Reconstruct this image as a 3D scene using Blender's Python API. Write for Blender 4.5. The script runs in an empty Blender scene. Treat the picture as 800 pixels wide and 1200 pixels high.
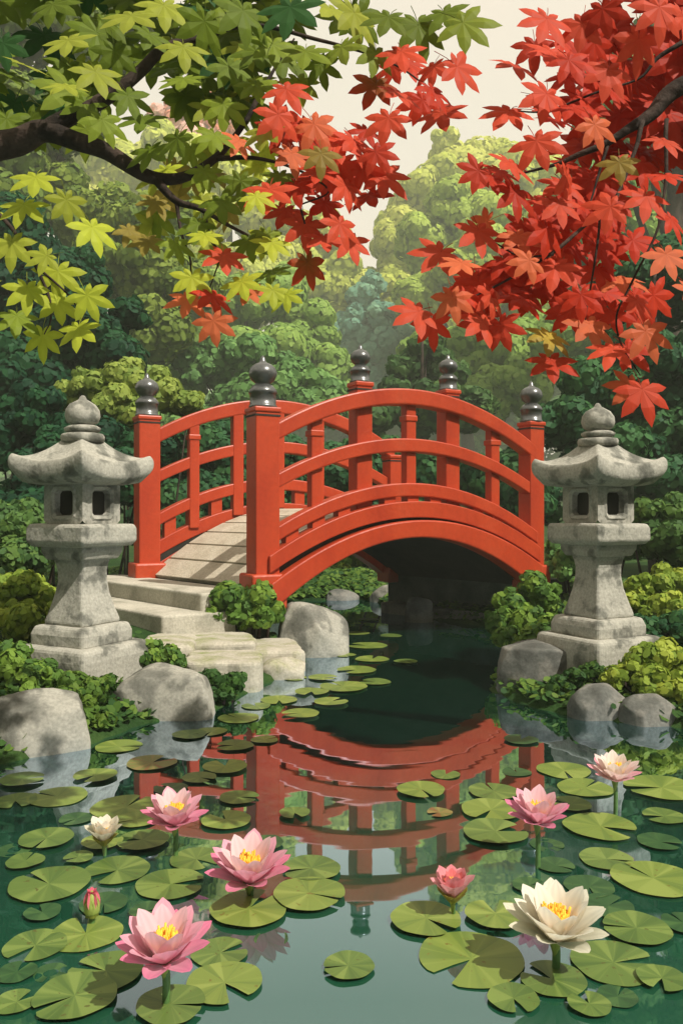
import bpy, bmesh, math, random
import numpy as np
from mathutils import Vector, Matrix, noise

random.seed(7)
RNG = np.random.default_rng(11)
C = bpy.context.scene.collection
FPX, CX, HZ, CAMZ = 950.0, 400.0, 600.0, 1.2


def PX(x, y, d):
    """point d metres in front of the camera seen at photo pixel x, y"""
    return Vector(((x - CX) * d / FPX, d, CAMZ + (HZ - y) * d / FPX))


def WD(y):
    """distance of the water surface seen at photo row y"""
    return CAMZ * FPX / (y - HZ)


def lin(c):
    return tuple(((v / 255) / 12.92 if v / 255 <= .04045 else ((v / 255 + .055) / 1.055) ** 2.4) for v in c)


# ------------------------------------------------------------------ objects
def tag(o, label=None, cat=None, group=None, kind=None):
    if label: o['label'] = label
    if cat: o['category'] = cat
    if group: o['group'] = group
    if kind: o['kind'] = kind
    return o


def empty(name, loc, label, cat, group=None, rz=0):
    o = bpy.data.objects.new(name, None)
    C.objects.link(o)
    o.location = loc
    o.rotation_euler = (0, 0, rz)
    o.empty_display_size = .1
    return tag(o, label, cat, group)


def link(name, me, parent=None, mat=None, smooth=False):
    o = bpy.data.objects.new(name, me)
    C.objects.link(o)
    if parent is not None: o.parent = parent
    if mat is not None and not me.materials: me.materials.append(mat)
    if smooth: me.shade_smooth()
    return o


def mesh(name, verts, faces, mat=None, parent=None, smooth=False, cols=None):
    me = bpy.data.meshes.new(name)
    me.from_pydata([tuple(v) for v in verts], [], faces)
    me.update()
    if cols is not None:
        a = me.color_attributes.new('tone', 'FLOAT_COLOR', 'POINT')
        a.data.foreach_set('color', np.asarray(cols, np.float32).ravel())
    return link(name, me, parent, mat, smooth)


def bevel(o, w, seg=2):
    m = o.modifiers.new('bevel', 'BEVEL')
    m.width = w; m.segments = seg; m.limit_method = 'ANGLE'; m.angle_limit = math.radians(35)
    return o


def place(o, P):
    """shift an object's world-space mesh so that its origin is P"""
    o.data.transform(Matrix.Translation(-Vector(P)))
    o.location = P


# ------------------------------------------------------------------ materials
def new_mat(name):
    m = bpy.data.materials.new(name)
    m.use_nodes = True
    nt = m.node_tree
    nt.nodes.clear()
    out = nt.nodes.new('ShaderNodeOutputMaterial')
    return m, nt, out


def N(nt, t, **kw):
    n = nt.nodes.new(t)
    for k, v in kw.items(): setattr(n, k, v)
    return n


def noise_ramp(nt, scale, stops, detail=4, coords='Object', stretch=None, rough=.55, dist=0.0):
    tc = N(nt, 'ShaderNodeTexCoord')
    src = tc.outputs[coords]
    if stretch:
        mp = N(nt, 'ShaderNodeMapping')
        mp.inputs['Scale'].default_value = stretch
        nt.links.new(src, mp.inputs[0]); src = mp.outputs[0]
    no = N(nt, 'ShaderNodeTexNoise')
    no.inputs['Scale'].default_value = scale
    no.inputs['Detail'].default_value = detail
    no.inputs['Roughness'].default_value = rough
    no.inputs['Distortion'].default_value = dist
    nt.links.new(src, no.inputs['Vector'])
    r = N(nt, 'ShaderNodeValToRGB')
    el = r.color_ramp.elements
    while len(el) < len(stops): el.new(.5)
    for e, (p, c) in zip(el, stops):
        e.position = p; e.color = (*c, 1)
    nt.links.new(no.outputs['Fac'], r.inputs['Fac'])
    return r, no


def solid_mat(name, scale, stops, rough=.6, bump=0.0, bscale=30, spec=.3, metal=0, grain=60, gamt=.18, nrough=.55, **kw):
    m, nt, out = new_mat(name)
    p = N(nt, 'ShaderNodeBsdfPrincipled')
    r, no = noise_ramp(nt, scale, stops, rough=nrough, **kw)
    tg = N(nt, 'ShaderNodeTexCoord')
    gn = N(nt, 'ShaderNodeTexNoise'); gn.inputs['Scale'].default_value = grain; gn.inputs['Detail'].default_value = 4
    nt.links.new(tg.outputs['Object'], gn.inputs['Vector'])
    gm = N(nt, 'ShaderNodeMapRange')
    gm.inputs['From Min'].default_value = .3; gm.inputs['From Max'].default_value = .7
    gm.inputs['To Min'].default_value = 1 - gamt; gm.inputs['To Max'].default_value = 1 + gamt
    nt.links.new(gn.outputs['Fac'], gm.inputs['Value'])
    gx_ = N(nt, 'ShaderNodeVectorMath', operation='SCALE')
    nt.links.new(r.outputs['Color'], gx_.inputs[0]); nt.links.new(gm.outputs[0], gx_.inputs['Scale'])
    nt.links.new(gx_.outputs[0], p.inputs['Base Color'])
    p.inputs['Roughness'].default_value = rough
    p.inputs['Specular IOR Level'].default_value = spec
    p.inputs['Metallic'].default_value = metal
    if bump:
        tc = N(nt, 'ShaderNodeTexCoord')
        n2 = N(nt, 'ShaderNodeTexNoise')
        n2.inputs['Scale'].default_value = bscale
        n2.inputs['Detail'].default_value = 5
        nt.links.new(tc.outputs['Object'], n2.inputs['Vector'])
        b = N(nt, 'ShaderNodeBump')
        b.inputs['Strength'].default_value = bump
        b.inputs['Distance'].default_value = .02
        nt.links.new(n2.outputs['Fac'], b.inputs['Height'])
        nt.links.new(b.outputs['Normal'], p.inputs['Normal'])
    nt.links.new(p.outputs[0], out.inputs[0])
    return m


def leaf_mat(name, trans=.25, rough=.6):
    m, nt, out = new_mat(name)
    at = N(nt, 'ShaderNodeVertexColor', layer_name='tone')
    p = N(nt, 'ShaderNodeBsdfPrincipled')
    p.inputs['Roughness'].default_value = rough
    p.inputs['Specular IOR Level'].default_value = .15
    t = N(nt, 'ShaderNodeBsdfTranslucent')
    mx = N(nt, 'ShaderNodeMixShader')
    mx.inputs[0].default_value = trans
    nt.links.new(at.outputs['Color'], p.inputs['Base Color'])
    nt.links.new(at.outputs['Color'], t.inputs['Color'])
    nt.links.new(p.outputs[0], mx.inputs[1]); nt.links.new(t.outputs[0], mx.inputs[2])
    nt.links.new(mx.outputs[0], out.inputs[0])
    return m


M = {}
M['foliage'] = leaf_mat('foliage', .4)
M['maple_leaf'] = leaf_mat('maple_leaf', .5, .55)
M['petal'] = leaf_mat('petal', .42, .5)
M['red_paint'] = solid_mat('red_paint', 3.0, [(.3, (.32, .030, .009)), (.55, (.39, .043, .012)), (.75, (.37, .054, .020))],
                           rough=.42, bump=.12, bscale=25, spec=.35, stretch=(1, 1, .5), grain=26, gamt=.07)
M['red_shade'] = solid_mat('red_stain', 4.0, [(.3, (.20, .018, .010)), (.7, (.28, .024, .012))], rough=.6)
M['iron'] = solid_mat('black_iron', 6, [(.3, (.055, .057, .056)), (.7, (.105, .107, .103))], rough=.28, spec=.9, metal=.25)
M['dark_stone'] = solid_mat('dark_stone', 4, [(.35, (.022, .034, .024)), (.5, (.045, .055, .042)), (.7, (.07, .078, .062))], rough=.7, bump=.4, bscale=14)  # darker and greener than the boulder stone
M['deck'] = solid_mat('weathered_boards', 5, [(.25, (.32, .275, .205)), (.5, (.42, .375, .29)), (.75, (.49, .445, .36))],
                      rough=.7, bump=.25, bscale=40, stretch=(1, 1, 1))
M['soffit'] = solid_mat('dark_timber_and_shade', 5, [(.3, (.012, .010, .008)), (.7, (.028, .024, .018))], rough=.8)  # dark wood, reused for the shadow gap and the lantern shade boxes
M['stone'] = solid_mat('lantern_stone', 6.5, [(.34, (.105, .105, .088)), (.43, (.19, .187, .158)), (.475, (.31, .30, .255)), (.75, (.38, .365, .31))],
                       rough=.85, bump=.35, bscale=28, spec=.15, detail=6, dist=.12, nrough=.5)
M['boulder'] = solid_mat('boulder_stone', 4.2, [(.34, (.095, .095, .08)), (.46, (.165, .162, .138)), (.51, (.27, .262, .222)), (.75, (.36, .345, .295))],
                         rough=.85, bump=.5, bscale=14, spec=.15, detail=6, dist=.12, nrough=.5)
M['grey_boulder'] = solid_mat('grey_boulder_stone', 4, [(.34, (.07, .072, .064)), (.47, (.11, .112, .10)), (.53, (.17, .165, .145)), (.75, (.21, .205, .18))],
                              rough=.85, bump=.5, bscale=14, spec=.15, detail=6, dist=.12, nrough=.5)
M['slab'] = solid_mat('step_stone', 3, [(.32, (.25, .24, .19)), (.5, (.39, .365, .30)), (.75, (.46, .435, .36))],
                      rough=.85, bump=.3, bscale=18, spec=.15, detail=5, dist=.5)
M['mossy_slab'] = solid_mat('mossy_stone', 5, [(.28, (.13, .19, .03)), (.36, (.25, .25, .15)), (.54, (.36, .335, .27)), (.75, (.44, .405, .33))],
                            rough=.85, bump=.3, bscale=18, spec=.15, detail=4, dist=.5)
M['bark'] = solid_mat('maple_bark', 9, [(.35, (.014, .011, .009)), (.5, (.035, .024, .018)), (.7, (.06, .04, .03))],
                      rough=.85, bump=.6, bscale=30, spec=.15, stretch=(1, 1, .6))
M['ground'] = solid_mat('mossy_ground', 1.6, [(.3, (.012, .030, .010)), (.5, (.022, .052, .014)), (.7, (.045, .075, .02))],
                        rough=.95, bump=.8, bscale=18, spec=.05)
M['stem'] = solid_mat('flower_stem', 6, [(.3, (.05, .12, .03)), (.7, (.10, .19, .05))], rough=.5)
M['stamen'] = solid_mat('stamen', 30, [(.3, (.72, .30, .02)), (.6, (.85, .45, .04))], rough=.6)
M['sepal'] = solid_mat('sepal', 12, [(.3, (.16, .22, .04)), (.7, (.28, .32, .07))], rough=.5)


def pad_mat(name, base, light, dark):
    """lily pad: paler veins running out from the notch, patchy sectors between them"""
    m, nt, out = new_mat(name)
    tc = N(nt, 'ShaderNodeTexCoord')
    sep = N(nt, 'ShaderNodeSeparateXYZ')
    nt.links.new(tc.outputs['Object'], sep.inputs[0])
    at = N(nt, 'ShaderNodeMath', operation='ARCTAN2')
    nt.links.new(sep.outputs['Y'], at.inputs[0]); nt.links.new(sep.outputs['X'], at.inputs[1])
    info = N(nt, 'ShaderNodeObjectInfo')
    wn = N(nt, 'ShaderNodeTexNoise', noise_dimensions='2D')
    cmb = N(nt, 'ShaderNodeCombineXYZ')
    nt.links.new(at.outputs[0], cmb.inputs[0])
    mul = N(nt, 'ShaderNodeMath', operation='MULTIPLY'); mul.inputs[1].default_value = 37
    nt.links.new(info.outputs['Random'], mul.inputs[0])
    nt.links.new(mul.outputs[0], cmb.inputs[1])
    nt.links.new(cmb.outputs[0], wn.inputs['Vector'])
    wn.inputs['Scale'].default_value = 1.5
    wn.inputs['Detail'].default_value = 1
    r = N(nt, 'ShaderNodeValToRGB')
    el = r.color_ramp.elements
    el.new(.5); el.new(.5)
    for e, (p, c) in zip(el, [(.36, dark), (.44, base), (.58, base), (.66, light)]):
        e.position = p; e.color = (*c, 1)
    nt.links.new(wn.outputs['Fac'], r.inputs[0])
    s = N(nt, 'ShaderNodeMath', operation='MULTIPLY'); s.inputs[1].default_value = 11
    nt.links.new(at.outputs[0], s.inputs[0])
    sn = N(nt, 'ShaderNodeMath', operation='COSINE')
    nt.links.new(s.outputs[0], sn.inputs[0])
    gt = N(nt, 'ShaderNodeMath', operation='GREATER_THAN'); gt.inputs[1].default_value = .955
    nt.links.new(sn.outputs[0], gt.inputs[0])
    f = N(nt, 'ShaderNodeMath', operation='MULTIPLY'); f.inputs[1].default_value = .3
    nt.links.new(gt.outputs[0], f.inputs[0])
    mx = N(nt, 'ShaderNodeMix', data_type='RGBA')
    nt.links.new(f.outputs[0], mx.inputs['Factor'])
    nt.links.new(r.outputs[0], mx.inputs['A'])
    mx.inputs['B'].default_value = (*light, 1)
    p = N(nt, 'ShaderNodeBsdfPrincipled')
    p.inputs['Roughness'].default_value = .38
    p.inputs['Specular IOR Level'].default_value = .3
    va = N(nt, 'ShaderNodeVectorMath', operation='ADD')
    nt.links.new(tc.outputs['Object'], va.inputs[0])
    nt.links.new(mul.outputs[0], va.inputs[1])
    sp = N(nt, 'ShaderNodeTexNoise'); sp.inputs['Scale'].default_value = 5.5; sp.inputs['Detail'].default_value = 3
    nt.links.new(va.outputs[0], sp.inputs['Vector'])
    sr = N(nt, 'ShaderNodeMapRange')
    sr.inputs['From Min'].default_value = .66; sr.inputs['From Max'].default_value = .70
    nt.links.new(sp.outputs['Fac'], sr.inputs['Value'])
    m2 = N(nt, 'ShaderNodeMix', data_type='RGBA')
    nt.links.new(sr.outputs[0], m2.inputs['Factor'])
    nt.links.new(mx.outputs['Result'], m2.inputs['A'])
    m2.inputs['B'].default_value = (dark[0] * 1.2, dark[1] * .7, dark[2] * .7, 1)
    nt.links.new(m2.outputs['Result'], p.inputs['Base Color'])
    nt.links.new(p.outputs[0], out.inputs[0])
    return m


M['pad_b'] = pad_mat('bright_pad', (.135, .185, .036), (.19, .24, .055), (.10, .15, .03))
M['pad_m'] = pad_mat('green_pad', (.085, .135, .03), (.135, .19, .045), (.06, .105, .024))
M['pad_d'] = pad_mat('dark_pad', (.025, .07, .022), (.045, .10, .03), (.018, .055, .018))
M['pad_r'] = pad_mat('reddish_pad', (.12, .13, .035), (.20, .15, .05), (.15, .07, .025))

# water
m, nt, out = new_mat('pond_water')
dif = N(nt, 'ShaderNodeBsdfDiffuse'); dif.inputs[0].default_value = (.009, .060, .032, 1)
gl = N(nt, 'ShaderNodeBsdfGlossy'); gl.inputs['Color'].default_value = (.64, .77, .93, 1); gl.inputs['Roughness'].default_value = .02
fr = N(nt, 'ShaderNodeFresnel'); fr.inputs['IOR'].default_value = 1.6
mr = N(nt, 'ShaderNodeMapRange')
mr.inputs['From Min'].default_value = .10; mr.inputs['From Max'].default_value = .22
mr.inputs['To Min'].default_value = .27; mr.inputs['To Max'].default_value = .88
nt.links.new(fr.outputs[0], mr.inputs['Value'])
mx = N(nt, 'ShaderNodeMixShader')
nt.links.new(mr.outputs[0], mx.inputs[0])
nt.links.new(dif.outputs[0], mx.inputs[1]); nt.links.new(gl.outputs[0], mx.inputs[2])
tc = N(nt, 'ShaderNodeTexCoord')
mp = N(nt, 'ShaderNodeMapping'); mp.inputs['Scale'].default_value = (1.6, 5.0, 1)
nt.links.new(tc.outputs['Object'], mp.inputs[0])
wn = N(nt, 'ShaderNodeTexNoise'); wn.inputs['Scale'].default_value = 1.5; wn.inputs['Detail'].default_value = 1.0
nt.links.new(mp.outputs[0], wn.inputs['Vector'])
bp = N(nt, 'ShaderNodeBump'); bp.inputs['Strength'].default_value = .011; bp.inputs['Distance'].default_value = .05
nt.links.new(wn.outputs['Fac'], bp.inputs['Height'])
nt.links.new(bp.outputs[0], gl.inputs['Normal'])
nt.links.new(mx.outputs[0], out.inputs[0])
M['water'] = m

# ------------------------------------------------------------------ camera, light, sky
cam = bpy.data.cameras.new('camera')
cam.sensor_fit = 'VERTICAL'; cam.sensor_height = 36; cam.lens = 36 * FPX / 1200
cam.clip_start = .05; cam.clip_end = 500
co = bpy.data.objects.new('camera', cam); C.objects.link(co)
co.location = (0, 0, CAMZ); co.rotation_euler = (math.pi / 2, 0, 0)
bpy.context.scene.camera = co

SUN = Vector((.49, -.41, .77)).normalized()
sl = bpy.data.lights.new('sun', 'SUN'); sl.energy = 5.0; sl.angle = math.radians(.6); sl.color = (1, .94, .84)
so = bpy.data.objects.new('sun', sl); C.objects.link(so)
so.rotation_euler = SUN.to_track_quat('Z', 'Y').to_euler()

w = bpy.data.worlds.new('World'); bpy.context.scene.world = w
w.use_nodes = True
nt = w.node_tree
bg = nt.nodes['Background']; bg.inputs[1].default_value = .1
sky = N(nt, 'ShaderNodeTexSky', sky_type='NISHITA')
sky.sun_disc = False
sky.sun_elevation = math.asin(SUN.z); sky.sun_rotation = math.atan2(SUN.x, SUN.y)
sky.dust_density = 3
tc = N(nt, 'ShaderNodeTexCoord')
cl = N(nt, 'ShaderNodeTexNoise'); cl.inputs['Scale'].default_value = 2.2; cl.inputs['Detail'].default_value = 5
mp = N(nt, 'ShaderNodeMapping'); mp.inputs['Scale'].default_value = (1, 1, 2.2)
nt.links.new(tc.outputs['Generated'], mp.inputs[0]); nt.links.new(mp.outputs[0], cl.inputs['Vector'])
rp = N(nt, 'ShaderNodeValToRGB')
rp.color_ramp.elements[0].position = .3; rp.color_ramp.elements[0].color = (7.5, 6.9, 5.6, 1)
rp.color_ramp.elements[1].position = .7; rp.color_ramp.elements[1].color = (8.5, 7.2, 5.8, 1)
nt.links.new(cl.outputs['Fac'], rp.inputs[0])
mx = N(nt, 'ShaderNodeMix', data_type='RGBA'); mx.inputs['Factor'].default_value = .86
nt.links.new(sky.outputs[0], mx.inputs['A']); nt.links.new(rp.outputs[0], mx.inputs['B'])
nt.links.new(mx.outputs['Result'], bg.inputs[0])

vs = bpy.context.scene.view_settings
vs.view_transform = 'Standard'; vs.look = 'None'; vs.exposure = .47; vs.gamma = 1; vs.use_curve_mapping = False

# ------------------------------------------------------------------ ground and water
POND = np.array([(-3.6, -6), (-3.0, -3), (-2.4, 1), (-2.0, 2.8), (-1.78, 3.7), (-1.3, 4.2), (-1.12, 4.6), (-.74, 4.95), (-.62, 5.4),
                 (-.45, 5.9), (-.30, 6.5), (-.35, 7.0), (-.75, 7.6), (-1.6, 8.9), (-1.9, 9.8), (-1.4, 10.7), (-.3, 11.0), (.3, 11.1),
                 (.55, 10.6), (.55, 9.9), (.9, 9.2), (1.72, 8.2), (1.75, 7.6), (1.5, 6.6), (1.15, 5.9), (1.0, 5.45), (1.15, 5.0),
                 (1.4, 4.7), (1.9, 4.5), (2.4, 3.8), (2.7, 2.5), (3.0, 0), (3.4, -3), (3.8, -6)])


def pond_sdf(x, y):
    p = np.stack([np.ravel(x), np.ravel(y)], 1)
    a, b = POND, np.roll(POND, -1, 0)
    best = np.full(len(p), 1e9); inside = np.zeros(len(p), bool)
    for (ax, ay), (bx, by) in zip(a, b):
        e = np.array([bx - ax, by - ay]); q = p - (ax, ay)
        t = np.clip((q @ e) / (e @ e), 0, 1)
        best = np.minimum(best, np.hypot(*(q - t[:, None] * e).T))
        c = ((ay > p[:, 1]) != (by > p[:, 1]))
        with np.errstate(divide='ignore', invalid='ignore'):
            xx = (bx - ax) * (p[:, 1] - ay) / (by - ay) + ax
        inside ^= c & (p[:, 0] < xx)
    return np.where(inside, -best, best).reshape(np.shape(x))


def gz(x, y):
    x = np.asarray(x, float); y = np.asarray(y, float)
    s = pond_sdf(x, y)
    o = np.maximum(s, 0)
    z = .03 + .26 * (1 - np.exp(-o / .9)) + .012 * np.maximum(o - 3, 0)
    k = 1 - np.exp(-o / .35)
    z += k * (.13 * np.exp(-((x + 1.7) ** 2 + (y - 7.7) ** 2) / 1.1) + .26 * np.exp(-((x - 1.9) ** 2 + (y - 9.0) ** 2) / 1.1))
    z += .05 * np.maximum(o - 14, 0)
    z += .03 * np.sin(x * 3.1 + 1.7) * np.sin(y * 2.7) * k
    return np.where(s < 0, .03 - .55 * (1 - np.exp(s / .3)), z)


xs = np.concatenate([np.linspace(-90, -12, 20), np.linspace(-11, -4.2, 18), np.linspace(-4, 4, 81), np.linspace(4.2, 11, 18), np.linspace(12, 90, 20)])
ys = np.concatenate([np.linspace(-25, -2, 14), np.linspace(-1.5, 2, 14), np.linspace(2.1, 13, 110), np.linspace(13.5, 30, 20), np.linspace(34, 140, 20)])
gx, gy = np.meshgrid(xs, ys)
gzv = gz(gx, gy)
nx, ny = len(xs), len(ys)
verts = np.stack([gx.ravel(), gy.ravel(), gzv.ravel()], 1)
faces = [(j * nx + i, j * nx + i + 1, (j + 1) * nx + i + 1, (j + 1) * nx + i) for j in range(ny - 1) for i in range(nx - 1)]
tag(mesh('ground', verts, faces, M['ground'], smooth=True), kind='structure')
wv = [(-5.5, -6, 0), (5.5, -6, 0), (5.5, 13, 0), (-5.5, 13, 0)]
tag(mesh('water', wv, [(0, 1, 2, 3)], M['water']), kind='structure')


def g1(x, y):
    return float(gz(np.array([x]), np.array([y]))[0])


# ------------------------------------------------------------------ generic builders
def tube(pts, radii, sides=8, caps=True):
    pts = [Vector([float(v) for v in p]) for p in pts]
    V, F = [], []
    up = Vector((.13, .31, .94)).normalized()
    for i, p in enumerate(pts):
        t = (pts[min(i + 1, len(pts) - 1)] - pts[max(i - 1, 0)]).normalized()
        s = t.cross(up)
        if s.length < .05: s = t.cross(Vector((1, 0, 0)))
        s.normalize(); q = s.cross(t)
        for k in range(sides):
            a = 2 * math.pi * k / sides
            V.append(p + (math.cos(a) * s + math.sin(a) * q) * float(radii[i]))
    for i in range(len(pts) - 1):
        for k in range(sides):
            k2 = (k + 1) % sides
            F.append((i * sides + k, i * sides + k2, (i + 1) * sides + k2, (i + 1) * sides + k))
    if caps:
        F.append(tuple(range(sides))[::-1]); F.append(tuple((len(pts) - 1) * sides + k for k in range(sides)))
    return V, F


def spline(pts, n=8):
    """Catmull-Rom through points of any dimension"""
    P = [np.array(p, float) for p in pts]
    P = [2 * P[0] - P[1]] + P + [2 * P[-1] - P[-2]]
    out = []
    for i in range(1, len(P) - 2):
        for k in range(n):
            t = k / n
            a, b, c, d = P[i - 1:i + 3]
            out.append(.5 * (2 * b + (c - a) * t + (2 * a - 5 * b + 4 * c - d) * t * t + (3 * b - 3 * c + d - a) * t ** 3))
    out.append(P[-2])
    return out


def box_vf(c, ex, ey, ez):
    """box from its centre and three half-extent vectors"""
    V = [c + sx * ex + sy * ey + sz * ez for sz in (-1, 1) for sy in (-1, 1) for sx in (-1, 1)]
    F = [(0, 2, 3, 1), (4, 5, 7, 6), (0, 1, 5, 4), (2, 6, 7, 3), (0, 4, 6, 2), (1, 3, 7, 5)]
    return V, F


def join(parts):
    V, F = [], []
    for v, f in parts:
        o = len(V); V += list(v); F += [tuple(i + o for i in q) for q in f]
    return V, F


def lathe(profile, n=20, z0=0, c=(0, 0)):
    V, F = [], []
    for r, z in profile:
        for k in range(n):
            a = 2 * math.pi * k / n
            V.append(Vector((c[0] + r * math.cos(a), c[1] + r * math.sin(a), z0 + z)))
    for i in range(len(profile) - 1):
        for k in range(n):
            k2 = (k + 1) % n
            F.append((i * n + k, i * n + k2, (i + 1) * n + k2, (i + 1) * n + k))
    F.append(tuple(range(n))[::-1]); F.append(tuple((len(profile) - 1) * n + k for k in range(n)))
    return V, F


def ico(sub):
    bm = bmesh.new(); bmesh.ops.create_icosphere(bm, subdivisions=sub, radius=1)
    V = np.array([v.co[:] for v in bm.verts]); F = [tuple(v.index for v in f.verts) for f in bm.faces]
    bm.free(); return V, F


ICO1, ICO1F = ico(2)
ICO4, ICO4F = ico(5)


# ------------------------------------------------------------------ foliage
def np_mesh(name, verts, nper, cols, extra=None, mat=None, parent=None):
    """polygons of nper corners each, plus optional triangle meshes (verts, tris, cols)"""
    me = bpy.data.meshes.new(name)
    nl = len(verts) // nper
    V = [verts]; Cc = [cols]; loops = [np.arange(len(verts))]; starts = [np.arange(nl) * nper]
    off = len(verts); ls = len(verts)
    for ev, ef, ec in (extra or []):
        V.append(ev); Cc.append(ec)
        e = np.asarray(ef)
        loops.append(e.ravel() + off); starts.append(ls + np.arange(len(e)) * 3)
        off += len(ev); ls += e.size
    V = np.concatenate(V).astype(np.float32); loops = np.concatenate(loops).astype(np.int32); starts = np.concatenate(starts).astype(np.int32)
    me.vertices.add(len(V)); me.vertices.foreach_set('co', V.ravel())
    me.loops.add(len(loops)); me.loops.foreach_set('vertex_index', loops)
    me.polygons.add(len(starts)); me.polygons.foreach_set('loop_start', starts)
    me.update(calc_edges=True); me.validate()
    a = me.color_attributes.new('tone', 'FLOAT_COLOR', 'POINT')
    c = np.concatenate(Cc).astype(np.float32)
    a.data.foreach_set('color', np.concatenate([c, np.ones((len(c), 1), np.float32)], 1).ravel())
    return link(name, me, parent, mat)


def unit(v):
    return v / np.maximum(np.linalg.norm(v, axis=-1, keepdims=True), 1e-9)


def crown(lobes, leaf, tones, seed, parent, name='foliage', cover=1.6, k=12, jit=.28, flat=.88, rj=.11):
    """lobes: (centre, radius). Small rounded leaves over many sub-clumps, over a leafy core."""
    rng = np.random.default_rng(seed)
    subs = []
    for c, R in lobes:
        c = np.array(c)
        subs.append((c, R * .72))
        for d in unit(rng.normal(size=(k, 3))):
            r = R * rng.uniform(.30, .52)
            subs.append((c + d * np.array([1, 1, flat]) * (R - r * .75), r))
    cs = np.array([s[0] for s in subs]); rs = np.array([s[1] for s in subs])
    P, Nn, T = [], [], []
    extra = []
    tones = np.array(tones)
    subtone = rng.integers(0, len(tones), len(subs))
    for i, (c, r) in enumerate(subs):
        n = int(max(14, cover * 4 * (r / leaf) ** 2))
        d = unit(rng.normal(size=(n, 3)))
        p = c + d * np.array([1, 1, flat]) * r * rng.uniform(1 - rj, 1 + rj * .9, (n, 1))
        dd = np.linalg.norm((p[:, None] - cs) / np.array([1, 1, flat]), axis=2)
        dd[:, i] = 1e9
        keep = (dd > rs * .84).all(1)
        p, d = p[keep], d[keep]
        P.append(p); Nn.append(unit(d + rng.normal(size=d.shape) * jit))
        t = tones[np.where(rng.random(len(p)) < .8, subtone[i], rng.integers(0, len(tones), len(p)))]
        T.append(t * rng.uniform(.88, 1.12, (len(p), 1)))
        extra.append((c + ICO1 * np.array([1, 1, flat]) * r * .80, ICO1F, np.tile(tones[subtone[i]] * .9, (len(ICO1), 1))))
    P = np.concatenate(P); Nn = np.concatenate(Nn); T = np.concatenate(T)
    n = len(P)
    a = unit(np.cross(Nn, rng.normal(size=Nn.shape))); b = np.cross(Nn, a)
    sz = leaf * rng.uniform(.7, 1.25, n)
    ang = np.linspace(0, 2 * np.pi, 7)[:-1]
    ca, sa = np.cos(ang) * 1.25, np.sin(ang) * .85
    Vv = P[:, None] + sz[:, None, None] * (ca[None, :, None] * a[:, None] + sa[None, :, None] * b[:, None])
    Vv = Vv + Nn[:, None] * (sz[:, None] * -.10 * (np.abs(ca)[None] ** 2))[:, :, None]
    return np_mesh(name, Vv.reshape(-1, 3), 6, np.repeat(T, 6, 0), extra, M['foliage'], parent)


K = .80


def tones(*cs, k=1.0):
    return [np.array(lin(c)) * K * k for c in cs]


def plant(name, label, cat, lobes, tn, leafpx, seed, group=None, trunk=True, **kw):
    """lobes: (px, py, radius px, distance)"""
    L = [(np.array(PX(x, y, d)), r * d / FPX) for x, y, r, d in lobes]
    d0 = sum(l[3] for l in lobes) / len(lobes)
    cx = sum(l[0][0] for l in L) / len(L); cy = sum(l[0][1] for l in L) / len(L)
    base = Vector((cx, cy, g1(cx, cy)))
    root = empty(name, base, label, cat, group)
    L = [(c - np.array(base), r) for c, r in L]
    crown(L, leafpx * (.68 if trunk else .58) * d0 / FPX, tn, seed, root, name='crown' if trunk else 'foliage', **kw)
    rng = random.Random(seed)
    if trunk:
        top = max(c[2] for c, r in L)
        R = max(.07, top * .022)
        V, F = tube(spline([(0, 0, -.2), (rng.uniform(-.1, .1) * top * .3, 0, top * .3), (0, rng.uniform(-.05, .05) * top, top * .6), (0, 0, top)], 5),
                    list(np.linspace(R, R * .3, 16)), 9)
        t = mesh('trunk', V, F, M['bark'], root, smooth=True)
        for c, r in L[:6]:
            s = Vector((0, 0, max(.1, c[2] * .55)))
            V, F = tube(spline([s, s.lerp(Vector(c), .5) + Vector((0, 0, -.08 * r)), Vector(c)], 4), list(np.linspace(R * .45, R * .12, 9)), 6)
            mesh('limb', V, F, M['bark'], t, smooth=True)
    else:
        parts = []
        for c, r in L:
            parts.append(tube([(c[0] * .6, c[1] * .6, -.08 + g1(cx + c[0] * .6, cy + c[1] * .6) - base.z), (c[0] * .8, c[1] * .8, c[2] * .5), (c[0], c[1], c[2])], [.018, .014, .008], 6))
        V, F = join(parts)
        mesh('stem', V, F, M['bark'], root, smooth=True)
    return root


# palettes
PALE = tones((184, 192, 84), (176, 186, 76), (192, 196, 92), k=1.32)
LIME = tones((150, 170, 70), (140, 160, 62), (160, 178, 78), k=1.45)
MIDG = tones((120, 148, 70), (110, 138, 62), (128, 154, 72), k=1.65)
OLIVE = tones((98, 116, 46), (84, 104, 40), (110, 126, 50), k=1.75)
FERN = tones((88, 124, 66), (76, 110, 58), (98, 132, 70), k=1.7)
DEEP = tones((48, 86, 52), (38, 74, 46), (58, 96, 54), k=1.7)
DARK = tones((30, 70, 44), (24, 60, 40), (40, 82, 48), k=1.35)
TEAL = tones((104, 146, 122), (94, 136, 116), (114, 152, 124), k=1.5)
BLOOM = tones((240, 190, 178), (236, 160, 130), (244, 204, 190), k=1.1)
MOSSY = tones((130, 148, 56), (112, 134, 50), (148, 160, 62), k=1.55)
SHRUB = tones((92, 124, 52), (74, 106, 48), (112, 140, 56), k=1.45)

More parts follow.
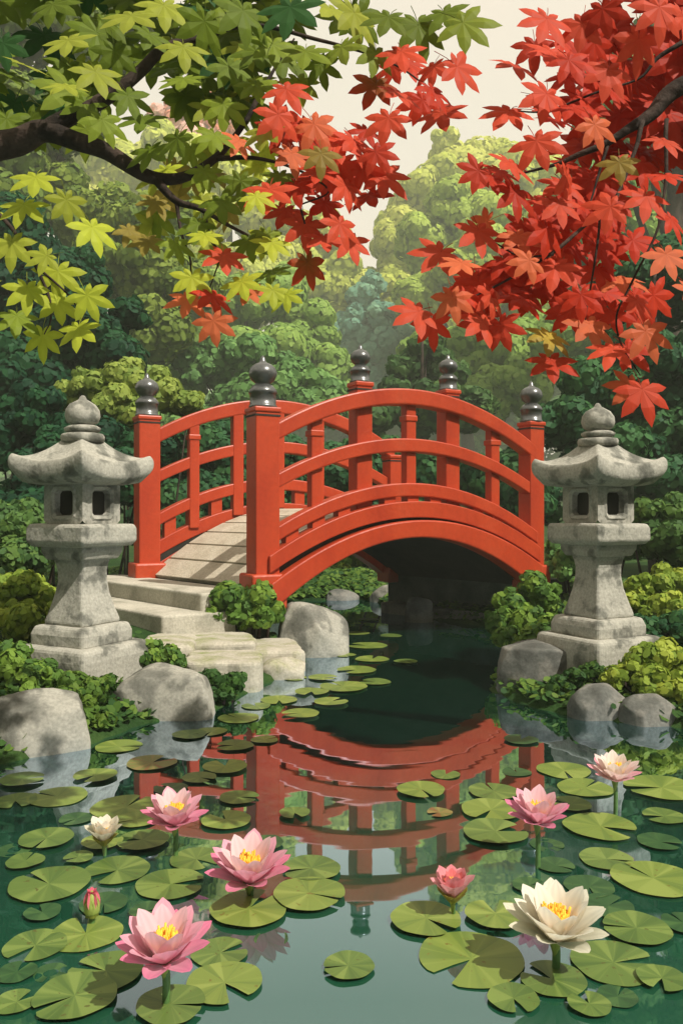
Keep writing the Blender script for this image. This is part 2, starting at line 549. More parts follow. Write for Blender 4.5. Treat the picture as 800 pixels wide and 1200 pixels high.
T_ = 'tree'
plant('tall_tree', 'pale yellow-green tree with the tallest rounded crown against the cream sky', T_,
      [(545, 205, 48, 78.2), (455, 330, 30, 78.2), (522, 172, 22, 78.2), (580, 182, 22, 78.2), (468, 255, 26, 78.2), (500, 235, 42, 78.2), (470, 285, 44, 78.2), (590, 215, 50, 80.5), (640, 235, 55, 80.5), (545, 290, 66, 78.2), (620, 310, 66, 78.2), (500, 360, 60, 78.2), (690, 290, 70, 82.8), (590, 390, 70, 78.2)], PALE, 4.5, 1, jit=.16, rj=.04)
plant('broad_tree', 'mid-green domed tree rising in front of the tallest pale tree', T_,
      [(530, 240, 34, 62.1), (500, 285, 40, 62.1), (570, 260, 50, 62.1), (620, 280, 50, 62.1), (550, 320, 60, 59.8), (500, 345, 40, 59.8), (620, 350, 60, 62.1), (680, 320, 60, 62.1)], LIME, 4.5, 2, jit=.16, rj=.04)
plant('pale_tree', 'pale lime tree behind the fork of the dark maple branch', T_,
      [(255, 225, 55, 75.9), (200, 190, 50, 75.9), (310, 260, 50, 75.9), (370, 290, 48, 75.9), (300, 330, 60, 73.6), (395, 340, 48, 73.6), (220, 290, 60, 73.6), (130, 215, 60, 78.2), (450, 345, 40, 78.2), (60, 190, 60, 78.2)], PALE, 4.5, 3, jit=.16, rj=.04)
plant('blossom_tree', 'soft pink blossoming tree peeping between the green maple leaves', T_,
      [(210, 135, 26, 80), (240, 128, 22, 80), (185, 145, 22, 80), (225, 165, 34, 80), (260, 150, 20, 80), (205, 215, 45, 80)], BLOOM, 5, 4, jit=.16, rj=.04)
plant('misty_tree', 'blue-green slender tree standing in the gap above the bridge railing', T_,
      [(438, 330, 16, 70), (428, 355, 24, 70), (450, 372, 28, 70), (412, 385, 26, 70), (440, 412, 36, 70), (398, 420, 30, 70), (475, 400, 24, 70), (430, 460, 40, 70)], TEAL, 5, 5, jit=.16, rj=.04)
plant('rounded_tree', 'mid-green rounded tree left of the blue-green slender tree', T_,
      [(330, 345, 42, 39.9), (285, 360, 45, 39.9), (365, 385, 36, 39.9), (330, 415, 55, 38), (385, 435, 34, 38), (240, 350, 40, 39.9), (290, 430, 50, 38), (240, 395, 36, 39.9), (190, 432, 36, 38), (225, 420, 34, 38)], MIDG, 5.5, 6, jit=.16, rj=.04)
plant('fern_green_tree', 'dull green leafy tree over the far bridge railing', T_,
      [(300, 415, 36, 25.6), (265, 425, 40, 25.6), (340, 445, 34, 25.6), (230, 430, 36, 25.6), (300, 470, 50, 24.8), (370, 470, 40, 24.8), (215, 500, 50, 24.8)], FERN, 5.5, 7)
plant('olive_tree', 'olive-green spreading tree below the forked maple branch', T_,
      [(170, 265, 42, 25.5), (215, 255, 36, 25.5), (130, 255, 40, 25.5), (180, 320, 54, 24), (225, 330, 40, 24), (120, 320, 46, 24), (195, 385, 46, 24), (90, 260, 40, 25.5)], OLIVE, 5.5, 8)
plant('dark_tree', 'very dark green tree behind the hanging yellow-green maple spray', T_,
      [(25, 290, 58, 13), (75, 325, 50, 13), (20, 370, 62, 13), (90, 380, 52, 12.5), (130, 425, 40, 12.5), (40, 440, 60, 12.5), (-50, 330, 70, 13), (-60, 440, 70, 13), (150, 370, 24, 12.8)], DARK, 6, 9)
plant('edge_tree', 'deep green tall tree filling the top corner behind green maple leaves', T_,
      [(-20, 200, 60, 26.6), (20, 150, 44, 26.6), (-60, 120, 70, 26.6), (-20, 60, 60, 28), (-110, 60, 80, 28), (20, 245, 50, 25.2), (-100, 240, 90, 25.2)], OLIVE, 6, 10)
plant('spreading_tree', 'mid-green tree between two bridge finials and the red maple', T_,
      [(590, 415, 48, 36.1), (640, 405, 50, 36.1), (540, 420, 42, 36.1), (500, 420, 34, 36.1), (600, 455, 44, 34.2), (560, 465, 40, 34.2), (690, 390, 50, 36.1), (525, 465, 34, 34.2)], MIDG, 5.5, 11, jit=.16, rj=.04)
plant('small_leafy_tree', 'dark leafy tree just behind the two middle bridge finials', T_,
      [(500, 405, 22, 22.5), (478, 430, 24, 22.5), (520, 435, 26, 22.5), (470, 460, 26, 22.5), (550, 480, 30, 21), (505, 480, 40, 21), (440, 490, 30, 21)], tones((76, 112, 58), (66, 100, 54), (86, 120, 60)), 5.5, 12)
plant('shadowy_tree', 'very dark green tree behind the stone lantern under the red maple', T_,
      [(700, 470, 56, 12), (755, 430, 60, 12), (800, 500, 60, 12), (660, 500, 44, 12), (720, 540, 56, 11.5), (790, 570, 55, 11.5), (860, 430, 80, 12), (850, 560, 70, 11.5), (740, 350, 50, 12.5), (800, 330, 60, 12.5)], DEEP, 6, 13)
plant('corner_tree', 'mid-green tree high behind the scarlet maple leaves', T_,
      [(770, 240, 50, 39.6), (820, 180, 60, 39.6), (870, 260, 80, 39.6), (730, 270, 46, 39.6), (790, 310, 60, 37.8), (840, 90, 60, 41.4), (900, 120, 80, 41.4)], MIDG, 6, 14)

plant('flank_tree', 'tall olive-green tree rising behind the crown of the green maple', T_,  # added tall so the pond reflects dark green on this side
      [(60, 130, 60, 26), (10, 40, 70, 26), (120, 60, 48, 26), (20, 195, 60, 26), (66, 215, 36, 26), (90, 0, 60, 26), (-70, 20, 80, 26), (-60, 150, 80, 26), (40, -60, 70, 26), (170, 20, 36, 26), (-160, 90, 90, 26), (-30, -130, 70, 26)], OLIVE, 6, 15, k=9)
plant('flank_tree', 'tall green tree rising behind the scarlet maple at the picture edge', T_,  # likewise added for its green reflection in the pond
      [(720, 170, 60, 27), (780, 60, 70, 27), (690, 240, 50, 27), (840, 140, 80, 27), (850, 0, 80, 27), (740, 90, 50, 27), (920, 60, 90, 27), (800, -60, 70, 27), (900, -120, 70, 27), (670, 300, 50, 27)], FERN, 6, 16, k=9)

S_ = 'shrub'
plant('clipped_shrub', 'light green clumped shrub between a lantern finial and a bridge post', S_,
      [(112, 452, 30, 10.5), (150, 448, 32, 10.5), (190, 458, 30, 10.5), (80, 468, 24, 10.5), (222, 472, 22, 10.5), (145, 480, 34, 10.3)], tones((132, 152, 70), (118, 140, 62), (144, 160, 74), k=1.3), 5.5, 21, trunk=False, jit=.24)
plant('dark_shrub', 'dark green shrub around the lantern roof, under the light green clump', S_,
      [(40, 480, 36, 9.8), (0, 510, 46, 9.8), (80, 505, 34, 9.6), (120, 510, 34, 9.6), (60, 540, 44, 9.4), (-50, 530, 50, 9.6), (140, 560, 40, 9.4), (100, 590, 40, 9.2), (30, 600, 50, 9.2), (175, 520, 30, 9.6)], DARK, 6, 22, trunk=False, jit=.24)
plant('fern_shrub', 'mid-green shrub behind the lantern firebox at its far side', S_,
      [(40, 612, 30, 7.6), (5, 610, 34, 7.6), (70, 630, 26, 7.5), (-40, 630, 40, 7.6), (30, 650, 30, 7.4)], tones((84, 116, 58), (70, 102, 54), (96, 126, 60), k=1.3), 6, 23, trunk=False, jit=.24)
plant('yellowish_shrub', 'yellow-green low shrub against the lantern shaft by the water', S_,
      [(25, 690, 26, 5.9), (52, 698, 22, 5.9), (0, 700, 30, 5.9), (70, 712, 18, 5.8), (30, 725, 30, 5.7), (-45, 710, 36, 6)], MOSSY, 6, 24, trunk=False, jit=.24)
plant('backdrop_shrub', 'dark green hedge-like shrub seen through the far bridge railing', S_,
      [(200, 540, 40, 11.5), (240, 520, 40, 11.5), (285, 535, 44, 11.5), (330, 545, 40, 11.5), (260, 580, 44, 11.2), (210, 600, 40, 11), (320, 590, 40, 11.5), (180, 620, 34, 10.6)], DEEP, 6, 25, trunk=False, jit=.24)
plant('shaded_shrub', 'deep green shrub seen through the near railing above the arch', S_,
      [(390, 560, 44, 13), (440, 545, 44, 13), (490, 555, 44, 13), (540, 560, 44, 13), (590, 560, 44, 12.4), (420, 600, 44, 13), (500, 610, 44, 13), (560, 610, 40, 12.5), (620, 590, 40, 11.5)], DEEP, 6, 26, trunk=False, jit=.24)
plant('bank_shrub', 'yellow-green shrub on the far bank framed by the bridge arch', S_,
      [(440, 652, 24, 13.6), (468, 660, 22, 13.4), (408, 656, 24, 13.4), (380, 662, 22, 13.4), (425, 640, 22, 14), (356, 660, 24, 13.6), (485, 645, 26, 14), (450, 672, 18, 13), (400, 675, 16, 13)], tones((134, 158, 66), (108, 142, 60), (150, 170, 72), k=1.5), 4.5, 27, trunk=False, jit=.24)
plant('post_shrub', 'small green shrub at the foot of the thick near bridge post', S_,
      [(272, 704, 25, 6.7), (300, 702, 24, 6.7), (254, 718, 16, 6.65), (322, 714, 16, 6.75), (285, 720, 20, 6.65), (308, 722, 18, 6.65)], SHRUB, 6.5, 28, trunk=False, jit=.24)
plant('path_shrub', 'tiny green shrub between the lantern base and the flagstones', S_,
      [(178, 764, 16, 5.25), (196, 768, 15, 5.25), (166, 772, 12, 5.2), (208, 776, 10, 5.2)], SHRUB, 6, 29, trunk=False, jit=.24)
plant('lantern_shrub', 'green leafy shrub at the foot of the lantern between two boulders', S_,
      [(84, 808, 22, 4.6), (106, 812, 20, 4.55), (124, 800, 12, 4.7), (104, 834, 20, 4.4), (122, 842, 13, 4.35), (75, 822, 18, 4.45)], tones((82, 112, 44), (64, 96, 40), (98, 124, 48), k=1.3), 7, 30, trunk=False, jit=.24)
plant('corner_shrub', 'dark low shrub on the bank above the biggest boulder', S_,
      [(15, 775, 26, 4.75), (45, 785, 20, 4.7), (-20, 780, 34, 4.8), (30, 800, 20, 4.6), (60, 795, 16, 4.65)], SHRUB, 7, 31, trunk=False, jit=.24)
plant('boulder_shrub', 'dark green tuft between the pale boulder and the stepping stones', S_,
      [(258, 800, 16, 5.1), (276, 798, 13, 5.1), (244, 796, 13, 5.15), (262, 812, 12, 5.0)], tones((70, 104, 48), (58, 90, 44), k=1.3), 6, 32, trunk=False, jit=.24)
plant('slope_shrub', 'green shrub beside the bridge foot next to the lantern shaft', S_,
      [(622, 690, 22, 6.7), (640, 700, 20, 6.6), (600, 708, 22, 6.6), (585, 728, 18, 6.4), (615, 730, 26, 6.3), (645, 735, 24, 6.1), (590, 745, 16, 6.2), (625, 752, 22, 6.0)], SHRUB, 6, 33, trunk=False, jit=.24)
plant('bridge_shrub', 'mid-green shrub behind the far bridge post and lantern', S_,
      [(660, 660, 22, 8.3), (680, 650, 28, 8.3), (652, 645, 18, 8.5), (690, 620, 30, 8.6), (740, 625, 34, 8.4)], FERN, 6, 34, trunk=False, jit=.24)
plant('tiered_shrub', 'mid-green shrub behind the lantern firebox under the red maple', S_,
      [(765, 610, 30, 8), (795, 605, 32, 8), (740, 622, 20, 8), (790, 640, 36, 7.8), (840, 620, 44, 8)], tones((78, 110, 54), (66, 98, 50), (90, 120, 56), k=1.3), 6, 35, trunk=False, jit=.24)
plant('golden_shrub', 'bright yellow-green shrub beside the lantern shaft at the picture edge', S_,
      [(755, 690, 24, 6.3), (780, 682, 24, 6.3), (805, 690, 26, 6.3), (740, 705, 18, 6.2), (775, 712, 26, 6.1), (800, 720, 26, 6.0), (850, 700, 40, 6.3)], MOSSY, 6, 36, trunk=False, jit=.24)
plant('waterside_shrub', 'yellow-green shrub at the lantern foot above two small grey rocks', S_,
      [(755, 775, 24, 5.0), (780, 768, 22, 5.0), (740, 785, 18, 4.95), (800, 780, 24, 5.0), (720, 795, 16, 4.9), (765, 800, 24, 4.8), (792, 808, 22, 4.75), (845, 790, 36, 5.0)], MOSSY, 7, 37, trunk=False, jit=.24)
plant('low_shrub', 'dark green tuft between the round boulder and the small grey rocks', S_,
      [(660, 800, 14, 5.05), (678, 792, 14, 5.05), (694, 788, 13, 5.05), (650, 810, 10, 5.0)], tones((66, 98, 44), (52, 84, 42), (80, 110, 46), k=1.3), 6, 38, trunk=False, jit=.24)
plant('lower_bank_shrub', 'shaded green shrub low on the bank behind the golden shrub', S_,
      [(800, 740, 30, 5.6), (760, 742, 26, 5.6), (740, 735, 18, 5.7), (850, 750, 40, 5.6)], DEEP, 6, 39, trunk=False, jit=.24)


woods = []
for i in range(40):     # unseen tree ring round and behind the viewer, added to cut ambient light
    a = math.radians(172 + i * 5)
    for zc, rr in ((1.5, 2.4), (4.6, 2.6), (7.4, 2.0)):
        woods.append((np.array((math.cos(a) * 15, 3 + math.sin(a) * 15, zc)), rr))
rw = random.Random(5)
for i in range(34):
    x = -600 + i * 58
    woods.append((np.array(PX(x, 520 + rw.uniform(-50, 20), 92 + rw.uniform(-2, 3))), (62 + rw.uniform(-8, 14)) * 92 / FPX))
    woods.append((np.array(PX(x + 25, 585, 90 + rw.uniform(-2, 3))), 62 * 92 / FPX))
tag(crown(woods, .28, FERN, 77, None, 'woodland', k=8), kind='stuff')

gr = np.random.default_rng(4)
gp = np.stack([gr.uniform(-5, 5, 130000), gr.uniform(2.2, 15, 130000)], 1)
sd = pond_sdf(gp[:, 0], gp[:, 1])
okk = (sd > .0) & (sd < 3) & (gr.random(130000) < np.exp(-sd / 2.2)) & ~((gp[:, 0] > -1.55) & (gp[:, 0] < -.25) & (gp[:, 1] > 5.35) & (gp[:, 1] < 6.75))
_a = np.array([2.619, 1.45]) / math.hypot(2.619, 1.45); _n = np.array([-_a[1], _a[0]])
_q = gp - np.array([-1.334, 7.625])
okk &= ~((_q @ _a > -1.02) & (_q @ _a < .35) & (np.abs(_q @ _n + .05) < 1.05))
gp = gp[okk]
base = np.stack([gp[:, 0], gp[:, 1], gz(gp[:, 0], gp[:, 1]) + gr.uniform(.0, .06, len(gp))], 1)
nn_ = unit(np.stack([gr.normal(size=len(gp)) * .5, gr.normal(size=len(gp)) * .5 - .35, np.ones(len(gp))], 1))
aa = unit(np.cross(nn_, gr.normal(size=nn_.shape))); bb = np.cross(nn_, aa)
szz = gr.uniform(.014, .032, len(gp)) * (.6 + gp[:, 1] / 12)
an = np.linspace(0, 2 * np.pi, 7)[:-1]
vv = base[:, None] + szz[:, None, None] * (np.cos(an)[None, :, None] * 1.25 * aa[:, None] + np.sin(an)[None, :, None] * .85 * bb[:, None])
tt = np.array(tones((84, 116, 50), (64, 98, 44), (104, 132, 54), (50, 84, 42), k=1.15))[gr.integers(0, 4, len(gp))]
tag(np_mesh('ground_cover', vv.reshape(-1, 3), 6, np.repeat(tt, 6, 0), None, M['foliage']), kind='stuff')

# ------------------------------------------------------------------ bridge
A0 = Vector((-.668, 6.9, 0)); AV = Vector((2.619, 1.45, 0)); BV = Vector((-1.332, 1.45, 0))
ah = AV.normalized(); nn = Vector((ah.y, -ah.x, 0))
BR = empty('arched_bridge', (0.0, 8.3, 0), 'red arched wooden footbridge with black finials over the pond', 'bridge')


def bp_(u, v):
    return A0 + AV * u + BV * v


def bpart(name, V, F, mat, parent=BR, smooth=False, bev=.008, org=None):
    o = mesh(name, V, F, mat, None, smooth)
    org = Vector(org) if org is not None else Vector(V[0])
    place(o, org)
    pw = Vector((0, 0, 0)); p = parent
    while p is not None:
        pw += p.location; p = p.parent
    o.parent = parent
    o.location = org - pw
    if bev: bevel(o, bev)
    return o


def arc(z0, z1, zm):
    """height along the span: ends z0, z1 and crown zm"""
    return lambda u: z0 + (z1 - z0) * u + (zm - (z0 + z1) / 2) * 4 * u * (1 - u)


def beam(name, v, off, width, top, bot, u0=0.0, u1=1.0, mat=None, zo=0.0, n=36, bev=.008):
    V, F = [], []
    for i in range(n + 1):
        u = u0 + (u1 - u0) * i / n
        p = bp_(u, v) + nn * off
        for s, z in ((1, bot), (1, top), (-1, top), (-1, bot)):
            V.append(p + nn * s * width / 2 + Vector((0, 0, z(u) + zo)))
    for i in range(n):
        for k in range(4):
            k2 = (k + 1) % 4
            F.append((i * 4 + k, (i + 1) * 4 + k, (i + 1) * 4 + k2, i * 4 + k2))
    F.append((0, 1, 2, 3)); F.append((n * 4 + 3, n * 4 + 2, n * 4 + 1, n * 4))
    return bpart(name, V, F, mat or M['red_paint'], bev=bev)


def sub(f, t): return lambda u: f(u) - t


TOP = arc(1.90, 1.87, 2.345); MID = arc(1.47, 1.46, 1.885); BOT = arc(1.02, 1.00, 1.47)
CURB = arc(.83, .84, 1.30); ARCH = arc(.60, .66, 1.125); ARCHB = arc(.36, .36, .965)
DECK = arc(.56, .56, 1.24)
FIN = [(.116, 0), (.120, .004), (.120, .022), (.112, .026), (.112, .120), (.121, .124), (.121, .142), (.112, .162), (.085, .192), (.066, .200), (.066, .212), (.100, .240), (.120, .280),
       (.121, .305), (.106, .345), (.072, .372), (.036, .388), (.026, .402), (.022, .425), (.006, .448)]


def post(u, v, half, zb, zt, fin=1.0, base=True, off=0.0, cap=True):
    p = bp_(u, v) + nn * off
    V, F = box_vf(p + Vector((0, 0, (zb + zt) / 2)), ah * half, nn * half, Vector((0, 0, (zt - zb) / 2)))
    o = bpart('post', V, F, M['red_paint'], bev=.012, org=p + Vector((0, 0, zb)))
    V, F = box_vf(p + Vector((0, 0, zt + .003)), ah * (half + .012), nn * (half + .012), Vector((0, 0, .022)))
    bpart('collar', V, F, M['red_paint'], o, bev=.012)
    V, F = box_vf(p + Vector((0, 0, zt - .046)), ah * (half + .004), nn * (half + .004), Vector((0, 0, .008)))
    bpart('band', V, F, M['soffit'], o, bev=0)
    if cap:
        prof = [(r * fin, z * fin) for r, z in FIN]
        V, F = lathe(prof, 24, zt + .022, (p.x, p.y))
        f = bpart('finial', V, F, M['iron'], o, smooth=True, bev=0, org=p + Vector((0, 0, zt)))
    if base:
        V, F = box_vf(p + Vector((0, 0, zb + .07)), ah * (half + .05), nn * (half + .045), Vector((0, 0, .15)))
        bpart('base_block', V, F, M['red_paint'], o, bev=.02)
    return o


for v in (0, 1):
    zo = .10 * v
    sgn = 1 if v == 0 else -1
    post(0, v, .110, .46, 2.06 + zo, 1.0)
    post(1, v, .094, .44, 2.10 if v == 0 else 1.86, .95, cap=v == 0)
    for u in (.33, .66):
        if v == 0:
            post(u, v, .082, DECK(u) - .1, 2.36 if v == 0 else 2.33, .78, base=False, off=-.05 * sgn)
        else:
            p = bp_(u, v)
            V, F = box_vf(p + Vector((0, 0, (DECK(u) + TOP(u)) / 2)), ah * .06, nn * .05, Vector((0, 0, (TOP(u) - DECK(u)) / 2)))
            bpart('baluster', V, F, M['red_paint'], bev=.01)
    for u in (.165, .495, .83):
        p = bp_(u, v)
        z0, z1 = CURB(u) - .06, TOP(u) - .10 + zo
        V, F = box_vf(p + Vector((0, 0, (z0 + z1) / 2)), ah * .055, nn * .05, Vector((0, 0, (z1 - z0) / 2)))
        b = bpart('baluster', V, F, M['red_paint'], bev=.012)
        zc = MID(u) + .19 + zo
        V, F = box_vf(p + Vector((0, 0, zc)), ah * .066, nn * .060, Vector((0, 0, .028)))
        bpart('block', V, F, M['red_paint'], b, bev=.01)
    beam('top_rail', v, .02 * sgn, .15, TOP, sub(TOP, .15), zo=zo, bev=.015)
    beam('middle_rail', v, .02 * sgn, .13, MID, sub(MID, .125), zo=zo, bev=.012)
    beam('bottom_rail', v, .03 * sgn, .15, BOT, sub(BOT, .125), zo=zo, bev=.012)
    for u in (.08, .165, .25, .41, .495, .58, .75, .83, .92):
        p = bp_(u, v) + nn * .03 * sgn
        V, F = box_vf(p + Vector((0, 0, (BOT(u) + CURB(u)) / 2 - .06 + zo / 2)), ah * .06, nn * .05, Vector((0, 0, .07 + zo / 2)))
        bpart('spacer_block', V, F, M['red_paint'], bev=0)
    beam('curb_beam', v, .06 * sgn, .17, CURB, sub(CURB, .15))
    beam('shadow_board', v, .03 * sgn, .09, sub(CURB, .14), lambda u: ARCHB(u) + .04, mat=M['soffit'], bev=0)  # recessed board, coloured dark to make the shadow gap under the curb
    beam('arch_beam', v, .08 * sgn, .20, ARCH, ARCHB, bev=.014)

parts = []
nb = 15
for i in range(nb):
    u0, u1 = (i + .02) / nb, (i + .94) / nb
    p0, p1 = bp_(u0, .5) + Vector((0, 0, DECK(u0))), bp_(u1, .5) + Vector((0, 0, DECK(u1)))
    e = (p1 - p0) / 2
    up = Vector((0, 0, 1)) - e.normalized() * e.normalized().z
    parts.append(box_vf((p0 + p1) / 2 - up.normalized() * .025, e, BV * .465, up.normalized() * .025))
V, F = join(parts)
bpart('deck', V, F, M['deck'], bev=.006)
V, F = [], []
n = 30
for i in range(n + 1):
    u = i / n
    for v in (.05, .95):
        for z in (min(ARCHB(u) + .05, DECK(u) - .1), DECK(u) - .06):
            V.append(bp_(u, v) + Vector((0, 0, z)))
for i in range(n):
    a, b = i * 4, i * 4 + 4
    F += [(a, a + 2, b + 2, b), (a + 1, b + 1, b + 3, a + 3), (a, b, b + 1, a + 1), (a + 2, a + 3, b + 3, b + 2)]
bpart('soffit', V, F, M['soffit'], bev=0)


def wall_block(name, label, u0, u1, v0, v1, z0, z1, mat):
    c = bp_((u0 + u1) / 2, (v0 + v1) / 2)
    V, F = box_vf(Vector((0, 0, (z0 + z1) / 2)), AV * (u1 - u0) / 2, BV * (v1 - v0) / 2, Vector((0, 0, (z1 - z0) / 2)))
    o = mesh(name, V, F, mat); o.location = c
    bevel(o, .02)
    return tag(o, label, 'masonry')


wall_block('stone_abutment', 'dark stone abutment under the bridge end beyond the arch', .985, 1.14, -.04, 1.02, -.3, .50, M['dark_stone'])
wall_block('stone_abutment', 'stone abutment under the bridge end beside the steps', -.12, .01, -.02, 1.02, -.3, .48, M['dark_stone'])
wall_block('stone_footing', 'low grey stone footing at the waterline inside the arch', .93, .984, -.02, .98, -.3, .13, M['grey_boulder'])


# ------------------------------------------------------------------ steps and flagstones
def slab(name, label, p, ex, ey, z0, z1, mat, group=None, seed=0, irregular=0.0, bev=.02):
    rng = random.Random(seed)
    p = Vector((p[0], p[1], 0)); ex = Vector(ex); ey = Vector(ey)
    pts = []
    nper = 7
    cs = [(-1, -1), (1, -1), (1, 1), (-1, 1)]
    for k in range(4):
        a, b = cs[k], cs[(k + 1) % 4]
        for i in range(nper):
            t = i / nper
            q = ex * (a[0] + (b[0] - a[0]) * t) + ey * (a[1] + (b[1] - a[1]) * t)
            r = 1 + irregular * (rng.random() - .5) - (irregular * .9 if i == 0 else 0)
            pts.append(q * r)
    V = [q + Vector((0, 0, z0)) for q in pts] + [q * (1 - .02) + Vector((0, 0, z1)) for q in pts]
    n = len(pts)
    F = [tuple(range(n))[::-1], tuple(range(n, 2 * n))] + [(i, (i + 1) % n, n + (i + 1) % n, n + i) for i in range(n)]
    o = mesh(name, V, F, mat); o.location = p
    bevel(o, bev, 3)
    return tag(o, label, 'stone step' if 'step' in name else 'flagstone', group)


ST = 'stone steps and flags up to the bridge'
c = bp_(0, .60) - ah * .30
slab('stone_step', 'pale top step level with the bridge deck boards', (c.x, c.y), ah * .27, BV * .63, -.1, .535, M['slab'], ST, 1, .01)
c = bp_(0, .62) - ah * .64 - BV.normalized() * .10
slab('stone_step', 'pale lower step below the top one beside the lantern shaft', (c.x, c.y), ah * .32, BV * .66, -.2, .39, M['slab'], ST, 2, .01)
FLAGS = []
for px, d, ex, ey, z1, sd, lb in [
        (252, 6.25, (.30, .03), (-.07, .30), .235, 3, 'broad pale flagstone with mossy edge beneath the lower step'),
        (318, 6.35, (.235, .02), (-.05, .34), .165, 4, 'pale flagstone nearest the small shrub and the round boulder'),
        (262, 5.62, (.265, .02), (-.03, .26), .205, 6, 'thick pale flagstone rising straight from the water beside the pale boulder'),
        (198, 6.0, (.20, .02), (-.03, .32), .26, 5, 'narrow flagstone between lower step, lantern plinth and tiny shrub')]:
    P = PX(px, 700, d)
    slab('flagstone', lb, (P.x, P.y), (*ex, 0), (*ey, 0), -.25, z1, M['mossy_slab'], ST, sd, .13, .04)


# ------------------------------------------------------------------ boulders
def boulder(name, label, x0, x1, ytop, yw, mat, seed, depth=.8, group=None, zb=0.0, flat=0.0):
    """spans photo columns x0..x1, crown at ytop, its near waterline at yw (on a surface zb high)"""
    rng = np.random.default_rng(seed)
    dn = (CAMZ - zb) * FPX / (yw - HZ)
    hw = (x1 - x0) / 2 * dn / FPX * 1.04
    hd = hw * depth
    d = dn + hd * .95
    hw = (x1 - x0) / 2 * d / FPX * 1.07
    cx = ((x0 + x1) / 2 - CX) * d / FPX
    ztop = CAMZ + (HZ - ytop) * (d - .1 * hd) / FPX - zb
    V = ICO4.copy()
    for i in range(11):
        n = unit(rng.normal(size=3) * np.array([1, 1, .8]))
        if n[2] < -.2: n[2] *= -1
        c = rng.uniform(.70, .88)
        V -= np.maximum(V @ n - c, 0)[:, None] * n * .88
    V = np.sign(V) * np.abs(V) ** np.array([.9, .9, .62])
    off = rng.uniform(0, 50, 3)
    V = V * (1 + .06 * np.array([noise.noise(Vector(v * 1.6 + off)) for v in V])[:, None] + .02 * np.array([noise.noise(Vector(v * 5 + off)) for v in V])[:, None])
    lo, hi = V.min(0), V.max(0)
    V[:, :2] = (V[:, :2] - (lo + hi)[:2] / 2) / ((hi - lo)[:2] / 2)
    V[:, 2] = np.where(V[:, 2] > 0, V[:, 2] / hi[2], V[:, 2] / -lo[2])
    V *= np.array([hw, hd, 1])
    V[:, 2] = np.where(V[:, 2] > -.15, (V[:, 2] + .15) / 1.15 * ztop, (V[:, 2] + .15) * .35)
    o = mesh(name, V, ICO4F, mat, smooth=True)
    o.location = (cx, d, zb)
    return tag(o, label, 'rock', group)


RG = 'boulders along the pond edge'
boulder('boulder', 'biggest pale boulder at the water, cut by the picture edge', -24, 105, 809, 889, M['boulder'], 2, .8, RG)
boulder('boulder', 'large pale boulder in the water before the lantern base', 126, 256, 780, 846, M['boulder'], 5, .7, RG)
boulder('boulder', 'rounded grey boulder below the thick near bridge post', 322, 406, 705, 771, M['boulder'], 8, .8, RG)
boulder('boulder', 'small greenish wet rock at the foot of the flagstones', 302, 356, 771, 797, M['mossy_slab'], 14, .8, RG)
boulder('boulder', 'round grey boulder in the water below the shrub by the arch', 579, 669, 752, 816, M['grey_boulder'], 17, .8, RG)
boulder('boulder', 'grey low rock under the yellow-green waterside shrub', 666, 737, 802, 845, M['grey_boulder'], 20, .8, RG)
boulder('boulder', 'smallest grey rock at the end of the row by the yellow-green shrub', 726, 791, 814, 852, M['grey_boulder'], 23, .8, RG)
boulder('boulder', 'small grey rock on the far bank seen through the arch', 435, 484, 685, 707, M['boulder'], 26, .8, RG)
boulder('boulder', 'blocky dark rock at the far end of the stone footing', 474, 506, 699, 730, M['grey_boulder'], 29, .8, RG)
boulder('boulder', 'flat mossy rock on the far bank beside the yellow-green shrub', 380, 420, 690, 704, M['grey_boulder'], 31, .8, RG)


# ------------------------------------------------------------------ stone lanterns
def sq_ring(h, z, n=1, rnd=0):
    """points round a square of half-diagonal h whose corners lie on the axes"""
    cs = [(0, -h), (h, 0), (0, h), (-h, 0)]
    out = []
    for k in range(4):
        a, b = cs[k], cs[(k + 1) % 4]
        for i in range(n):
            t = i / n
            out.append(Vector((a[0] + (b[0] - a[0]) * t, a[1] + (b[1] - a[1]) * t, z)))
    return out


def loft(rings):
    V, F = [], []
    n = len(rings[0])
    for r in rings: V += r
    for i in range(len(rings) - 1):
        for k in range(n):
            k2 = (k + 1) % n
            F.append((i * n + k, i * n + k2, (i + 1) * n + k2, (i + 1) * n + k))
    F.append(tuple(range(n))[::-1]); F.append(tuple((len(rings) - 1) * n + k for k in range(n)))
    return V, F


def rough(o, amp, sc, seed):
    off = Vector((seed * 3.1, seed * 1.7, 0))
    for v in o.data.vertices:
        v.co += Vector((noise.noise(v.co * sc + off), noise.noise(v.co * sc + off + Vector((9, 0, 0))), noise.noise(v.co * sc + off + Vector((0, 9, 0))))) * amp


